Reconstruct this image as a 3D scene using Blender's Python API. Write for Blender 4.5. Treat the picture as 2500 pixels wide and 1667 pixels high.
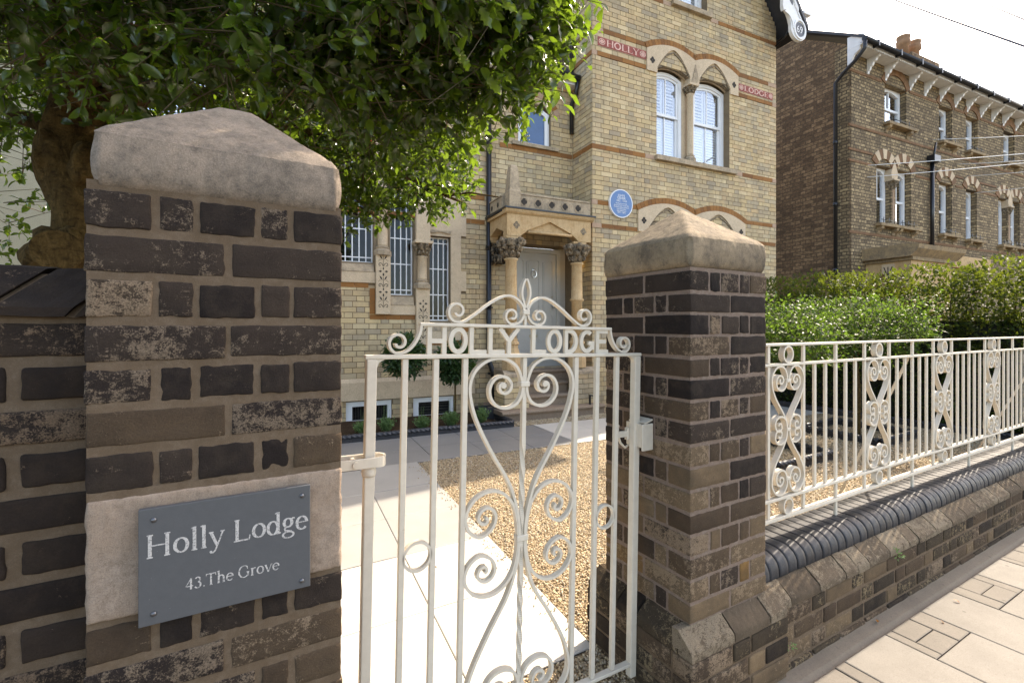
import bpy, bmesh, math, random
import numpy as np
from mathutils import Vector, Matrix, noise as mnoise

# ------------------------------------------------------------------ scene, camera, sky, sun
for o in list(bpy.data.objects):
    bpy.data.objects.remove(o)
S = bpy.context.scene
C = S.collection
R = math.radians
CAMH = 1.41
cam_d = bpy.data.cameras.new('camera')
cam = bpy.data.objects.new('camera', cam_d)
C.objects.link(cam)
cam.location = (0, 0, CAMH)
cam.rotation_euler = (R(90), 0, R(-29.4))
cam_d.sensor_width = 36.0
cam_d.lens = 1150 / 2500 * 36.0
cam_d.shift_y = -33.5 / 2500
cam_d.clip_start = 0.05
cam_d.clip_end = 2000
S.camera = cam

SUN = Vector((0.95, 0.19, 1.0)).normalized()
w = bpy.data.worlds.new('World')
S.world = w
w.use_nodes = True
wn = w.node_tree
wn.nodes.clear()
sky = wn.nodes.new('ShaderNodeTexSky')
sky.sky_type = 'NISHITA'
sky.sun_disc = False
sky.sun_elevation = math.asin(SUN.z)
sky.sun_rotation = math.atan2(SUN.x, SUN.y)
sky.altitude = 50
sky.air_density = 0.8
sky.dust_density = 2.0
sky.ozone_density = 0.6
bg = wn.nodes.new('ShaderNodeBackground')
bg.inputs['Strength'].default_value = 0.15
wo = wn.nodes.new('ShaderNodeOutputWorld')
wn.links.new(sky.outputs[0], bg.inputs[0])
wn.links.new(bg.outputs[0], wo.inputs[0])
sd = bpy.data.lights.new('sun', 'SUN')
sd.energy = 2.0
sd.angle = R(0.53)
sd.color = (1.0, 0.965, 0.93)
sun = bpy.data.objects.new('sun', sd)
C.objects.link(sun)
sun.location = (10, 5, 12)
sun.rotation_euler = SUN.to_track_quat('Z', 'Y').to_euler()
S.view_settings.view_transform = 'Standard'
S.view_settings.look = 'None'
S.view_settings.exposure = 2.38
S.view_settings.use_white_balance = True
S.view_settings.white_balance_temperature = 8000
S.view_settings.white_balance_tint = 10
S.view_settings.gamma = 1.0
S.cycles.max_bounces = 8
S.cycles.transparent_max_bounces = 12
S.cycles.use_denoising = True

rng = random.Random(7)
nrg = np.random.default_rng(11)

# ------------------------------------------------------------------ helpers
def fixn(m):
    b = bmesh.new(); b.from_mesh(m)
    bmesh.ops.recalc_face_normals(b, faces=b.faces)
    b.to_mesh(m); b.free(); m.update()
    return m
class MB:
    def __init__(self):
        self.v = []; self.f = []; self.sm = []
    def add(self, vs, fs, smooth=False):
        n = len(self.v)
        self.v.extend([tuple(p) for p in vs])
        self.f.extend([tuple(i + n for i in f) for f in fs])
        self.sm.extend([smooth] * len(fs))
        return self
    def box(self, x0, x1, y0, y1, z0, z1):
        vs = [(x0,y0,z0),(x1,y0,z0),(x1,y1,z0),(x0,y1,z0),(x0,y0,z1),(x1,y0,z1),(x1,y1,z1),(x0,y1,z1)]
        return self.add(vs, [(0,3,2,1),(4,5,6,7),(0,1,5,4),(1,2,6,5),(2,3,7,6),(3,0,4,7)])
    def bevbox(self, x0, x1, y0, y1, z0, z1, b):
        # chamfered box
        vs, fs = rbox_geo(x1-x0, y1-y0, z1-z0, b, 1, 1, 1)
        c = ((x0+x1)/2, (y0+y1)/2, (z0+z1)/2)
        return self.add([(p[0]+c[0], p[1]+c[1], p[2]+c[2]) for p in vs], fs)
    def prism(self, poly, a0, a1, axis):
        # polygon (list of 2-D points) extruded along axis: 'x' -> points are (y,z); 'y' -> (x,z); 'z' -> (x,y)
        def P(p, a):
            return {'x': (a, p[0], p[1]), 'y': (p[0], a, p[1]), 'z': (p[0], p[1], a)}[axis]
        n = len(poly)
        vs = [P(p, a0) for p in poly] + [P(p, a1) for p in poly]
        ar = sum(poly[i][0]*poly[(i+1) % n][1] - poly[(i+1) % n][0]*poly[i][1] for i in range(n))
        flip = (ar > 0) == (axis in ('x', 'z'))
        if axis == 'y': flip = ar < 0
        fs = [tuple(range(n))[::-1] if flip else tuple(range(n)), tuple(range(n, 2*n)) if flip else tuple(range(n, 2*n))[::-1]]
        for i in range(n):
            j = (i+1) % n
            fs.append((i, j, n+j, n+i) if flip else (j, i, n+i, n+j))
        return self.add(vs, fs)
    def tube(self, pts, rad, seg=8, cap=True, smooth=True):
        pts = [Vector(p) for p in pts]
        n = len(pts)
        rs = rad if hasattr(rad, '__len__') else [rad]*n
        vs = []; fs = []
        up = Vector((0, 0, 1))
        prev = None
        for i, p in enumerate(pts):
            t = (pts[min(i+1, n-1)] - pts[max(i-1, 0)]).normalized()
            if prev is None:
                a = up if abs(t.dot(up)) < .95 else Vector((1, 0, 0))
                x = t.cross(a).normalized()
            else:
                x = (prev - t*prev.dot(t)).normalized()
            prev = x
            y = t.cross(x)
            for k in range(seg):
                an = 2*math.pi*k/seg
                vs.append(p + (x*math.cos(an) + y*math.sin(an))*rs[i])
        for i in range(n-1):
            for k in range(seg):
                k2 = (k+1) % seg
                fs.append((i*seg+k, i*seg+k2, (i+1)*seg+k2, (i+1)*seg+k))
        self.add(vs, fs, smooth)
        if cap:
            b = len(self.v) - len(vs)
            self.f.append(tuple(b+k for k in range(seg))[::-1]); self.sm.append(False)
            self.f.append(tuple(b+(n-1)*seg+k for k in range(seg))); self.sm.append(False)
        return self
    def ribbon(self, pts, th, y0, y1, closed=False):
        # flat bar on edge: 2-D path in (x,z), thickness th in that plane, from y0 to y1
        n = len(pts); vs = []; fs = []
        for i, p in enumerate(pts):
            a = pts[(i-1) % n] if (closed or i > 0) else p
            b = pts[(i+1) % n] if (closed or i < n-1) else p
            tx, tz = b[0]-a[0], b[1]-a[1]
            l = math.hypot(tx, tz) or 1
            nx, nz = -tz/l*th/2, tx/l*th/2
            vs += [(p[0]+nx, y0, p[1]+nz), (p[0]-nx, y0, p[1]-nz), (p[0]-nx, y1, p[1]-nz), (p[0]+nx, y1, p[1]+nz)]
        m = n if closed else n-1
        for i in range(m):
            j = (i+1) % n
            for k in range(4):
                k2 = (k+1) % 4
                fs.append((i*4+k, i*4+k2, j*4+k2, j*4+k))
        if not closed:
            fs += [(3, 2, 1, 0), ((n-1)*4, (n-1)*4+1, (n-1)*4+2, (n-1)*4+3)]
        return self.add(vs, fs)
    def lathe(self, prof, c, seg=16, smooth=True):
        # prof: (r,z) list; around vertical axis at c=(x,y)
        vs = []; fs = []
        for r, z in prof:
            for k in range(seg):
                a = 2*math.pi*k/seg
                vs.append((c[0]+r*math.cos(a), c[1]+r*math.sin(a), z))
        for i in range(len(prof)-1):
            for k in range(seg):
                k2 = (k+1) % seg
                fs.append((i*seg+k, i*seg+k2, (i+1)*seg+k2, (i+1)*seg+k))
        self.add(vs, fs, smooth)
        b = len(self.v)-len(vs)
        self.f.append(tuple(b+k for k in range(seg))[::-1]); self.sm.append(False)
        self.f.append(tuple(b+(len(prof)-1)*seg+k for k in range(seg))); self.sm.append(False)
        return self
    def strip(self, us, top, bot, v0, v1):
        # vertical slab between two height curves, front at v0, back at v1
        vs = []; fs = []
        for u in us:
            t, b = top(u), bot(u)
            vs += [(u, v0, b), (u, v0, t), (u, v1, t), (u, v1, b)]
        n = len(us)
        for i in range(n-1):
            for k in range(4):
                k2 = (k+1) % 4
                fs.append((i*4+k2, i*4+k, (i+1)*4+k, (i+1)*4+k2))
        fs += [(0, 1, 2, 3), ((n-1)*4+3, (n-1)*4+2, (n-1)*4+1, (n-1)*4)]
        return self.add(vs, fs)
    def disc(self, c, r, y0, y1, seg=24, axis='y'):
        poly = [(c[0]+r*math.cos(2*math.pi*k/seg), c[1]+r*math.sin(2*math.pi*k/seg)) for k in range(seg)]
        return self.prism(poly, y0, y1, axis)
    def mesh(self, name):
        m = bpy.data.meshes.new(name)
        m.from_pydata(self.v, [], self.f)
        m.polygons.foreach_set('use_smooth', self.sm)
        return fixn(m)
    def build(self, name, mat, parent=None, **kw):
        return obj(name, self.mesh(name), mat, parent, **kw)

OFF = {}
def obj(name, mesh, mat, parent=None, loc=None):
    o = bpy.data.objects.new(name, mesh)
    if mat is not None and len(mesh.materials) == 0:
        mesh.materials.append(mat)
    C.objects.link(o)
    if loc is not None: o.location = loc
    if parent is not None:
        o.parent = parent
        off = OFF.get(parent.name)
        if off is not None:
            o.matrix_parent_inverse = Matrix.Translation((-off[0], -off[1], -off[2]))
    return o
def tag(o, label, cat, group=None, kind=None):
    if label: o['label'] = label
    if cat: o['category'] = cat
    if group: o['group'] = group
    if kind: o['kind'] = kind
    return o
def thing(name, label, cat, loc=(0, 0, 0), rotz=0, group=None, world=True):
    # world=True: parts are written in world coordinates; False: in the thing's own frame
    o = bpy.data.objects.new(name, None)
    o.empty_display_size = .2
    C.objects.link(o)
    o.location = loc; o.rotation_euler = (0, 0, rotz)
    if world and rotz == 0: OFF[o.name] = loc
    return tag(o, label, cat, group)
def structure(o):
    o['kind'] = 'structure'
    return o

_rb = {}
def rbox_geo(lx, ly, lz, r, nx=1, ny=1, nz=1, amp=0.0, seed=0.0, freq=30.0):
    """rounded, optionally roughened box centred on the origin"""
    def axis(l, n):
        h = l/2
        q = [-h, -h+r] + [(-h+r) + (l-2*r)*k/n for k in range(1, n)] + [h-r, h]
        return q
    A = [axis(lx, nx), axis(ly, ny), axis(lz, nz)]
    idx = {}; vs = []; fs = []
    def vid(p):
        k = (round(p[0], 6), round(p[1], 6), round(p[2], 6))
        if k in idx: return idx[k]
        h = (lx/2, ly/2, lz/2)
        inner = [max(-h[i]+r, min(h[i]-r, p[i])) for i in range(3)]
        d = Vector([p[i]-inner[i] for i in range(3)])
        if d.length > 1e-9: d = d.normalized()*r
        q = Vector(inner) + d
        if amp:
            q = q + mnoise.noise_vector(q*freq + Vector((seed*7.3, seed*3.1, seed*5.7)))*amp
        idx[k] = len(vs); vs.append(tuple(q))
        return idx[k]
    for ax in range(3):
        b, c = (ax+1) % 3, (ax+2) % 3
        for s in (-1, 1):
            val = (lx, ly, lz)[ax]/2*s
            B, D = A[b], A[c]
            for i in range(len(B)-1):
                for j in range(len(D)-1):
                    q = []
                    for (ii, jj) in ((i, j), (i+1, j), (i+1, j+1), (i, j+1)):
                        p = [0, 0, 0]; p[ax] = val; p[b] = B[ii]; p[c] = D[jj]
                        q.append(vid(p))
                    if s < 0: q = q[::-1]
                    if len(set(q)) == 4: fs.append(tuple(q))
    return vs, fs
def brick(parent, mat, x0, x1, y0, y1, z0, z1, r=.004, amp=.0015, n=(3, 1, 2), name='brick', freq=34., smooth=True):
    vs, fs = rbox_geo(x1-x0, y1-y0, z1-z0, r, n[0], n[1], n[2], amp, rng.uniform(0, 50), freq)
    m = bpy.data.meshes.new(name)
    m.from_pydata(vs, [], fs)
    if smooth: m.polygons.foreach_set('use_smooth', [True]*len(fs))
    return obj(name, m, mat, parent, loc=((x0+x1)/2, (y0+y1)/2, (z0+z1)/2))

def fast_mesh(name, V, T, smooth=True):
    m = bpy.data.meshes.new(name)
    k = T.shape[1]
    m.vertices.add(len(V)); m.vertices.foreach_set('co', V.astype(np.float32).ravel())
    m.loops.add(T.size); m.loops.foreach_set('vertex_index', T.astype(np.int32).ravel())
    m.polygons.add(len(T))
    m.polygons.foreach_set('loop_start', np.arange(0, T.size, k, dtype=np.int32))
    m.polygons.foreach_set('loop_total', np.full(len(T), k, dtype=np.int32))
    m.polygons.foreach_set('use_smooth', np.full(len(T), smooth))
    m.update(calc_edges=True)
    return m
def rotmats(n, tilt=None, d=None):
    """random rotation matrices whose x axis follows d (n,3) and whose z axis is random about it"""
    z = nrg.normal(size=(n, 3))
    if tilt is not None: z = z*(1-tilt) + np.array([0, 0, 1.5])*tilt*1.4
    x = nrg.normal(size=(n, 3)) if d is None else d
    x = x/np.linalg.norm(x, axis=1, keepdims=True)
    y = np.cross(z, x); y /= np.linalg.norm(y, axis=1, keepdims=True)+1e-9
    z = np.cross(x, y)
    return np.stack([x, y, z], axis=2)
def scatter(tv, tf, P, M, sc):
    n = len(P); k = len(tv)
    V = np.einsum('nij,kj->nki', M, tv)*sc[:, None, None] + P[:, None, :]
    T = tf[None, :, :] + (np.arange(n)*k)[:, None, None]
    return V.reshape(-1, 3), T.reshape(-1, tf.shape[1])
def leaf_template(xs, ws, fold=.35, curl=.18, spine=None):
    n = len(xs); V = []; T = []
    for i in range(n):
        V.append((xs[i], 0, -curl*(xs[i]-.45)**2*2))
    L = {}; Rr = {}
    for i in range(1, n-1):
        zz = V[i][2] + ws[i]*fold
        L[i] = len(V); V.append((xs[i], ws[i], zz))
        Rr[i] = len(V); V.append((xs[i], -ws[i], zz))
    for i in range(n-1):
        a, b = i, i+1
        if i == 0: T += [(0, 1, L[1]), (0, Rr[1], 1)]
        elif i == n-2: T += [(i, n-1, L[i]), (i, Rr[i], n-1)]
        else: T += [(a, b, L[b]), (a, L[b], L[a]), (a, Rr[a], Rr[b]), (a, Rr[b], b)]
    return np.array(V, float), np.array(T, int)
LEAF_SMOOTH = leaf_template([0, .2, .45, .72, .92, 1.0], [0, .16, .235, .19, .06, 0])
LEAF_SPINY = leaf_template([0, .16, .27, .42, .52, .68, .8, 1.0], [0, .2, .13, .27, .15, .24, .08, 0], fold=.3, curl=.3)
LEAF_SMALL = leaf_template([0, .42, 1.0], [0, .24, 0], fold=.3)

def cat(pts, per=6):
    """Catmull-Rom through 2-D points"""
    out = []
    P = [pts[0]] + list(pts) + [pts[-1]]
    for i in range(1, len(P)-2):
        p0, p1, p2, p3 = P[i-1], P[i], P[i+1], P[i+2]
        for k in range(per):
            t = k/per
            out.append(tuple(.5*((2*p1[j]) + (-p0[j]+p2[j])*t + (2*p0[j]-5*p1[j]+4*p2[j]-p3[j])*t*t + (-p0[j]+3*p1[j]-3*p2[j]+p3[j])*t**3) for j in range(len(p1))))
    out.append(tuple(pts[-1]))
    return out
def spiral(cx, cz, r0, a0, r1, a1, n=40, pw=1.0):
    return [(cx + (r0+(r1-r0)*(k/n)**pw)*math.cos(R(a0+(a1-a0)*k/n)), cz + (r0+(r1-r0)*(k/n)**pw)*math.sin(R(a0+(a1-a0)*k/n))) for k in range(n+1)]

# ------------------------------------------------------------------ materials
class NT:
    def __init__(self, name):
        self.m = bpy.data.materials.new(name)
        self.m.use_nodes = True
        self.t = self.m.node_tree
        self.t.nodes.clear()
        self.out = self.t.nodes.new('ShaderNodeOutputMaterial')
        g = self.t.nodes.new('ShaderNodeNewGeometry')
        self.pos = g.outputs['Position']; self.island = g.outputs['Random Per Island']; self.geo = g
        self.orand = self.t.nodes.new('ShaderNodeObjectInfo').outputs['Random']
    def n(self, t, **kw):
        nd = self.t.nodes.new(t)
        for k, v in kw.items(): setattr(nd, k, v)
        return nd
    def link(self, a, b): self.t.links.new(a, b)
    def setin(self, sock, v):
        if hasattr(v, 'is_output') or isinstance(v, bpy.types.NodeSocket): self.link(v, sock)
        else:
            if hasattr(v, '__len__') and len(v) == 3 and sock.type == 'RGBA': v = (*v, 1)
            sock.default_value = v
    def math(self, op, a, b=0.0, clamp=False):
        nd = self.n('ShaderNodeMath', operation=op, use_clamp=clamp)
        self.setin(nd.inputs[0], a); self.setin(nd.inputs[1], b)
        return nd.outputs[0]
    def map(self, sc=(1, 1, 1), vec=None, loc=(0, 0, 0)):
        nd = self.n('ShaderNodeMapping')
        self.setin(nd.inputs[0], vec or self.pos)
        nd.inputs['Scale'].default_value = sc; nd.inputs['Location'].default_value = loc
        return nd.outputs[0]
    def noise(self, scale, detail=4, rough=.6, vec=None, dist=0.0, col=False):
        nd = self.n('ShaderNodeTexNoise')
        self.setin(nd.inputs['Vector'], vec or self.pos)
        nd.inputs['Scale'].default_value = scale; nd.inputs['Detail'].default_value = detail
        nd.inputs['Roughness'].default_value = rough; nd.inputs['Distortion'].default_value = dist
        return nd.outputs['Color' if col else 'Fac']
    def voro(self, scale, vec=None, feature='F1', out='Distance'):
        nd = self.n('ShaderNodeTexVoronoi', feature=feature)
        self.setin(nd.inputs['Vector'], vec or self.pos)
        nd.inputs['Scale'].default_value = scale
        return nd.outputs[out]
    def ramp(self, fac, stops, interp='LINEAR'):
        nd = self.n('ShaderNodeValToRGB')
        self.setin(nd.inputs[0], fac)
        nd.color_ramp.interpolation = interp
        el = nd.color_ramp.elements
        while len(el) < len(stops): el.new(.5)
        for e, (p, c) in zip(el, stops):
            e.position = p
            e.color = (c, c, c, 1) if not hasattr(c, '__len__') else (*c, 1)
        return nd.outputs[0]
    def mix(self, fac, a, b, blend='MIX'):
        nd = self.n('ShaderNodeMix', data_type='RGBA', blend_type=blend)
        self.setin(nd.inputs[0], fac); self.setin(nd.inputs[6], a); self.setin(nd.inputs[7], b)
        return nd.outputs[2]
    def bump(self, h, strength=.5, dist=.01, prev=None):
        nd = self.n('ShaderNodeBump')
        nd.inputs['Strength'].default_value = strength; nd.inputs['Distance'].default_value = dist
        self.setin(nd.inputs['Height'], h)
        if prev is not None: self.link(prev, nd.inputs['Normal'])
        return nd.outputs[0]
    def rnd(self):
        return self.math('FRACT', self.math('ADD', self.island, self.orand))
    def pbr(self, col, rough=.8, normal=None, metal=0.0, spec=.5, coat=0.0):
        p = self.n('ShaderNodeBsdfPrincipled')
        self.setin(p.inputs['Base Color'], col); self.setin(p.inputs['Roughness'], rough)
        self.setin(p.inputs['Metallic'], metal); self.setin(p.inputs['Specular IOR Level'], spec)
        if coat: p.inputs['Coat Weight'].default_value = coat
        if normal is not None: self.link(normal, p.inputs['Normal'])
        self.p = p
        self.link(p.outputs[0], self.out.inputs[0])
        return self.m

def m_brick(name, cols, pale, pale_amt, dark=(.02, .019, .02), rough=.88, sc=1.0, bump=.7):
    """weathered brick: per-brick tone, flaky pale patches, sooty patches"""
    t = NT(name)
    n = len(cols)
    base = t.ramp(t.rnd(), [(i/max(1, n-1), c) for i, c in enumerate(cols)])
    n1 = t.noise(46*sc, 10, .78, dist=.5, vec=t.map((1, 1, 1.25)))
    n2 = t.noise(8*sc, 5, .65)
    n3 = t.noise(300*sc, 5, .8)
    base = t.mix(t.ramp(n2, [(.35, 0.0), (.7, 1.0)]), base, t.mix(.55, base, dark))
    base = t.mix(t.ramp(t.noise(21*sc, 6, .7), [(.45, 0.0), (.7, .45)]), base, tuple(c*.30 for c in pale))
    s = t.math('ADD', t.math('MULTIPLY', n1, .66), t.math('MULTIPLY', n3, .34))
    s = t.math('ADD', s, t.math('MULTIPLY', t.math('SUBTRACT', n2, .5), .42))
    s = t.math('ADD', s, t.math('MULTIPLY', t.math('SUBTRACT', t.rnd(), .5), .19))
    sv_ = t.noise(30*sc, 6, .75, vec=t.map((1.6, 1.6, .22)))
    s = t.math('ADD', s, t.math('MULTIPLY', t.math('SUBTRACT', sv_, .5), .22))
    base = t.mix(t.ramp(s, [(.66-pale_amt, 0.0), (.72-pale_amt, .9)]), base, t.mix(t.ramp(n3, [(.35, 0.0), (.65, 1.0)]), tuple(c*.62 for c in pale), pale))
    base = t.mix(t.ramp(n3, [(.3, .4), (.6, 0.0)]), base, dark)
    h = t.math('ADD', t.math('MULTIPLY', n1, .8), t.math('MULTIPLY', n3, .5))
    return t.pbr(base, rough, t.bump(h, bump, .008), spec=.12)
def m_stone(name, a, b, c=None, sc=1.0, rough=.9, bump=.5, streak=False, grain=240):
    t = NT(name)
    n1 = t.noise(5*sc, 8, .72); n2 = t.noise(grain*sc, 4, .85); n3 = t.noise(22*sc, 10, .82)
    col = t.mix(t.ramp(n1, [(.36, 0.0), (.64, 1.0)]), a, b)
    if c is not None:
        s3 = t.math('ADD', t.math('MULTIPLY', n3, .7), t.math('MULTIPLY', n1, .3))
        col = t.mix(t.ramp(s3, [(.48, 0.0), (.64, .85)]), col, c)
    if streak:
        ns = t.noise(7, 5, .7, vec=t.map((6, 6, .8)))
        col = t.mix(t.ramp(ns, [(.52, 0.0), (.72, .65)]), col, streak)
    col = t.mix(t.ramp(n2, [(.36, .6), (.56, 0.0)]), col, t.mix(.6, col, (.03, .026, .022)))
    col = t.mix(t.ramp(n2, [(.58, 0.0), (.72, .35)]), col, tuple(min(.8, q*1.5) for q in a))
    h = t.math('ADD', t.math('MULTIPLY', n3, .6), t.math('MULTIPLY', n2, .35))
    return t.pbr(col, rough, t.bump(h, bump, .006), spec=.2)
def m_plain(name, col, rough=.5, var=.12, sc=12, bump=0.0, metal=0.0, spec=.5, coat=0.0, rand=0.0):
    t = NT(name)
    n1 = t.noise(sc, 5, .6)
    c2 = tuple(max(0, x*(1-var*2)) for x in col)
    c = t.mix(t.ramp(n1, [(.35, 0.0), (.7, 1.0)]), col, c2)
    if rand:
        c = t.mix(t.math('MULTIPLY', t.rnd(), rand), c, tuple(x*.45 for x in col))
    nm = t.bump(t.noise(sc*8, 4, .6), bump, .003) if bump else None
    return t.pbr(c, rough, nm, metal, spec, coat)
def m_leaf(name, cols, trans, rough=.3, tw=.35, spec=.5):
    t = NT(name)
    n = len(cols)
    c = t.ramp(t.rnd(), [(i/max(1, n-1), k) for i, k in enumerate(cols)])
    c = t.mix(t.math('MULTIPLY', t.noise(60, 3, .6), .35), c, tuple(k*.5 for k in cols[0]))
    p = t.n('ShaderNodeBsdfPrincipled')
    t.link(c, p.inputs['Base Color']); p.inputs['Roughness'].default_value = rough
    p.inputs['Specular IOR Level'].default_value = spec
    tr = t.n('ShaderNodeBsdfTranslucent')
    t.link(t.mix(.5, trans, c, 'MIX'), tr.inputs[0])
    tr.inputs[0].default_value = (*trans, 1)
    mx = t.n('ShaderNodeMixShader'); mx.inputs[0].default_value = tw
    t.link(p.outputs[0], mx.inputs[1]); t.link(tr.outputs[0], mx.inputs[2])
    t.link(mx.outputs[0], t.out.inputs[0])
    return t.m
def m_glass(name, tint=(.02, .025, .03), refl=.06, rough=.02, alpha=.55):
    t = NT(name)
    g = t.n('ShaderNodeBsdfGlossy'); g.inputs['Roughness'].default_value = rough
    g.inputs[0].default_value = (.9, .95, 1, 1)
    tr = t.n('ShaderNodeBsdfTransparent'); tr.inputs[0].default_value = (*[alpha]*3, 1)
    lw_ = t.n('ShaderNodeLayerWeight'); lw_.inputs[0].default_value = .5
    mx = t.n('ShaderNodeMixShader')
    t.link(t.math('ADD', t.math('MULTIPLY', t.math('POWER', lw_.outputs['Facing'], 4.0), .8), refl, True), mx.inputs[0])
    t.link(tr.outputs[0], mx.inputs[1]); t.link(g.outputs[0], mx.inputs[2])
    t.link(mx.outputs[0], t.out.inputs[0])
    return t.m
def m_bricktex(name, c1, c2, mortar, w=.235, h=.086, ms=.012, frame=None, dark=(.05, .04, .035)):
    """far brickwork, laid in the house's own frame (object coordinates); u along, z up"""
    t = NT(name)
    tc = t.n('ShaderNodeTexCoord')
    sep = t.n('ShaderNodeSeparateXYZ'); t.link(tc.outputs['Object'], sep.inputs[0])
    cmb = t.n('ShaderNodeCombineXYZ')
    t.link(t.math('ADD', sep.outputs[0], sep.outputs[1]), cmb.inputs[0]); t.link(sep.outputs[2], cmb.inputs[1])
    b = t.n('ShaderNodeTexBrick')
    t.link(cmb.outputs[0], b.inputs['Vector'])
    b.offset = .5; b.squash = .5; b.squash_frequency = 2
    b.inputs['Scale'].default_value = 1.0
    b.inputs['Brick Width'].default_value = w; b.inputs['Row Height'].default_value = h
    b.inputs['Mortar Size'].default_value = ms; b.inputs['Mortar Smooth'].default_value = .2
    b.inputs['Color1'].default_value = (*c1, 1); b.inputs['Color2'].default_value = (*c2, 1)
    b.inputs['Mortar'].default_value = (*mortar, 1); b.inputs['Bias'].default_value = -.1
    n1 = t.noise(1.3, 5, .7, vec=t.map((1, 1, .5))); n2 = t.noise(14, 4, .7, vec=t.map((1, 1, 2.4)))
    col = t.mix(t.ramp(n2, [(.4, 0.0), (.62, .9)]), b.outputs['Color'], t.mix(.7, b.outputs['Color'], dark))
    col = t.mix(t.ramp(n1, [(.4, 0.0), (.7, .6)]), col, t.mix(.6, col, dark))
    nm = t.bump(t.math('SUBTRACT', 1.0, b.outputs['Fac']), .8, .012)
    return t.pbr(col, .9, nm, spec=.2)

M = {}
M['pier_brick'] = m_brick('sooty_pier_brick', [(.022, .0158, .0135), (.035, .025, .020), (.060, .042, .031), (.027, .0195, .0168)], (.225, .165, .115), .078, dark=(.009, .008, .008))
M['pier_brick_pale'] = m_brick('worn_pier_brick', [(.072, .047, .030), (.108, .072, .044), (.052, .036, .025)], (.28, .20, .133), .12, dark=(.016, .013, .011))
M['pier_brick_buff'] = m_brick('buff_pier_brick', [(.165, .110, .064), (.215, .146, .084), (.12, .082, .051)], (.31, .22, .14), .12, dark=(.03, .025, .02))
M['pier_brick_ochre'] = m_brick('ochre_pier_brick', [(.24, .13, .045), (.20, .12, .055)], (.28, .20, .11), .10, dark=(.04, .028, .018))
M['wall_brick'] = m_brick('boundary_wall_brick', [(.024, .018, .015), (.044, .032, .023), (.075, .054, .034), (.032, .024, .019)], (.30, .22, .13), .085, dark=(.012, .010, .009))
M['old_brick'] = m_brick('dark_wall_brick', [(.026, .018, .0145), (.052, .036, .027), (.034, .025, .020)], (.21, .14, .09), .085, dark=(.009, .007, .006))  # dark brown brick of the left wall
M['bevel_brick'] = m_brick('weathered_bevel_brick', [(.125, .092, .062), (.175, .130, .088), (.095, .070, .048)], (.31, .245, .17), .17, dark=(.028, .022, .017), bump=1.0)
M['mortar'] = m_stone('brown_mortar', (.120, .080, .048), (.150, .103, .066), (.18, .132, .09), sc=3, bump=.6, grain=300)
M['mortar_pink'] = m_stone('gritty_mortar', (.215, .152, .115), (.165, .116, .088), (.29, .23, .185), sc=3, bump=.8, grain=220)
M['cap_stone'] = m_stone('weathered_cap_stone', (.31, .24, .18), (.22, .175, .135), (.085, .070, .055), sc=1.3, bump=.8, streak=(.15, .125, .10))
M['cap_stone_moss'] = m_stone('lichened_cap_stone', (.31, .235, .15), (.19, .145, .098), (.06, .05, .04), sc=1.5, bump=1.0, streak=(.13, .105, .075))
M['block_stone'] = m_stone('pink_sandstone_block', (.34, .245, .175), (.40, .31, .24), (.19, .135, .095), sc=2.2, bump=.9, streak=(.24, .18, .13))
t = NT('blue_engineering_brick')
n1 = t.noise(40, 4, .6)
c = t.ramp(t.rnd(), [(0, (.020, .021, .024)), (.5, (.030, .031, .035)), (1, (.016, .016, .018))])
c = t.mix(t.ramp(n1, [(.5, 0.0), (.75, .5)]), c, (.055, .055, .058))
M['blue_brick'] = t.pbr(c, t.ramp(n1, [(.3, .42), (.7, .62)]), t.bump(t.noise(120, 5, .7), .6, .002), spec=.28)
M['dark_joint'] = m_stone('dark_joint_mortar', (.022, .020, .019), (.014, .013, .012), sc=4)

t = NT('gault_yellow_brick')
c = t.ramp(t.rnd(), [(0, (.47, .34, .185)), (.14, (.585, .445, .25)), (.28, (.395, .30, .185)), (.42, (.63, .495, .30)), (.56, (.53, .37, .205)), (.68, (.475, .38, .245)), (.80, (.35, .28, .195)), (.9, (.60, .445, .245)), (1, (.45, .325, .185))])
n1 = t.noise(2.2, 6, .7); n2 = t.noise(45, 5, .7); n3 = t.noise(.7, 3, .6)
c = t.mix(t.ramp(n1, [(.48, 0.0), (.7, .55)]), c, (.24, .205, .155))
c = t.mix(t.ramp(n2, [(.5, 0.0), (.75, .4)]), c, (.30, .23, .14))
c = t.mix(t.ramp(t.noise(1.6, 8, .75, vec=t.map((3, 3, .5))), [(.52, 0.0), (.70, .5)]), c, (.19, .155, .11))
M['yellow_brick'] = t.pbr(c, .9, t.bump(n2, .5, .004), spec=.2)
M['yellow_mortar'] = m_stone('lime_mortar', (.25, .185, .115), (.19, .14, .09), sc=1)
t = NT('orange_band_brick')
c = t.ramp(t.rnd(), [(0, (.25, .105, .032)), (.5, (.31, .14, .045)), (1, (.20, .088, .034))])
c = t.mix(t.ramp(t.noise(20, 5, .7), [(.5, 0.0), (.75, .5)]), c, (.12, .07, .035))
M['band_brick'] = t.pbr(c, .85, t.bump(t.noise(70, 4, .6), .4, .003), spec=.25)
M['limestone'] = m_stone('cream_limestone', (.66, .51, .345), (.59, .455, .315), (.50, .38, .255), sc=.6, bump=.2, grain=160)
M['limestone_dirty'] = m_stone('stained_limestone', (.52, .40, .27), (.36, .28, .19), (.17, .14, .11), sc=1.2, bump=.5, grain=160)
M['carved_stone'] = m_stone('soot_and_shadow_stone', (.40, .30, .19), (.11, .088, .066), (.04, .034, .03), sc=5.0, bump=.7)  # dark tone also paints the shadow lines of the window hoods
M['ochre_stone'] = m_stone('ochre_porch_stone', (.60, .42, .235), (.55, .36, .18), (.42, .26, .12), sc=.9, bump=.25, streak=(.34, .19, .075))
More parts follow.
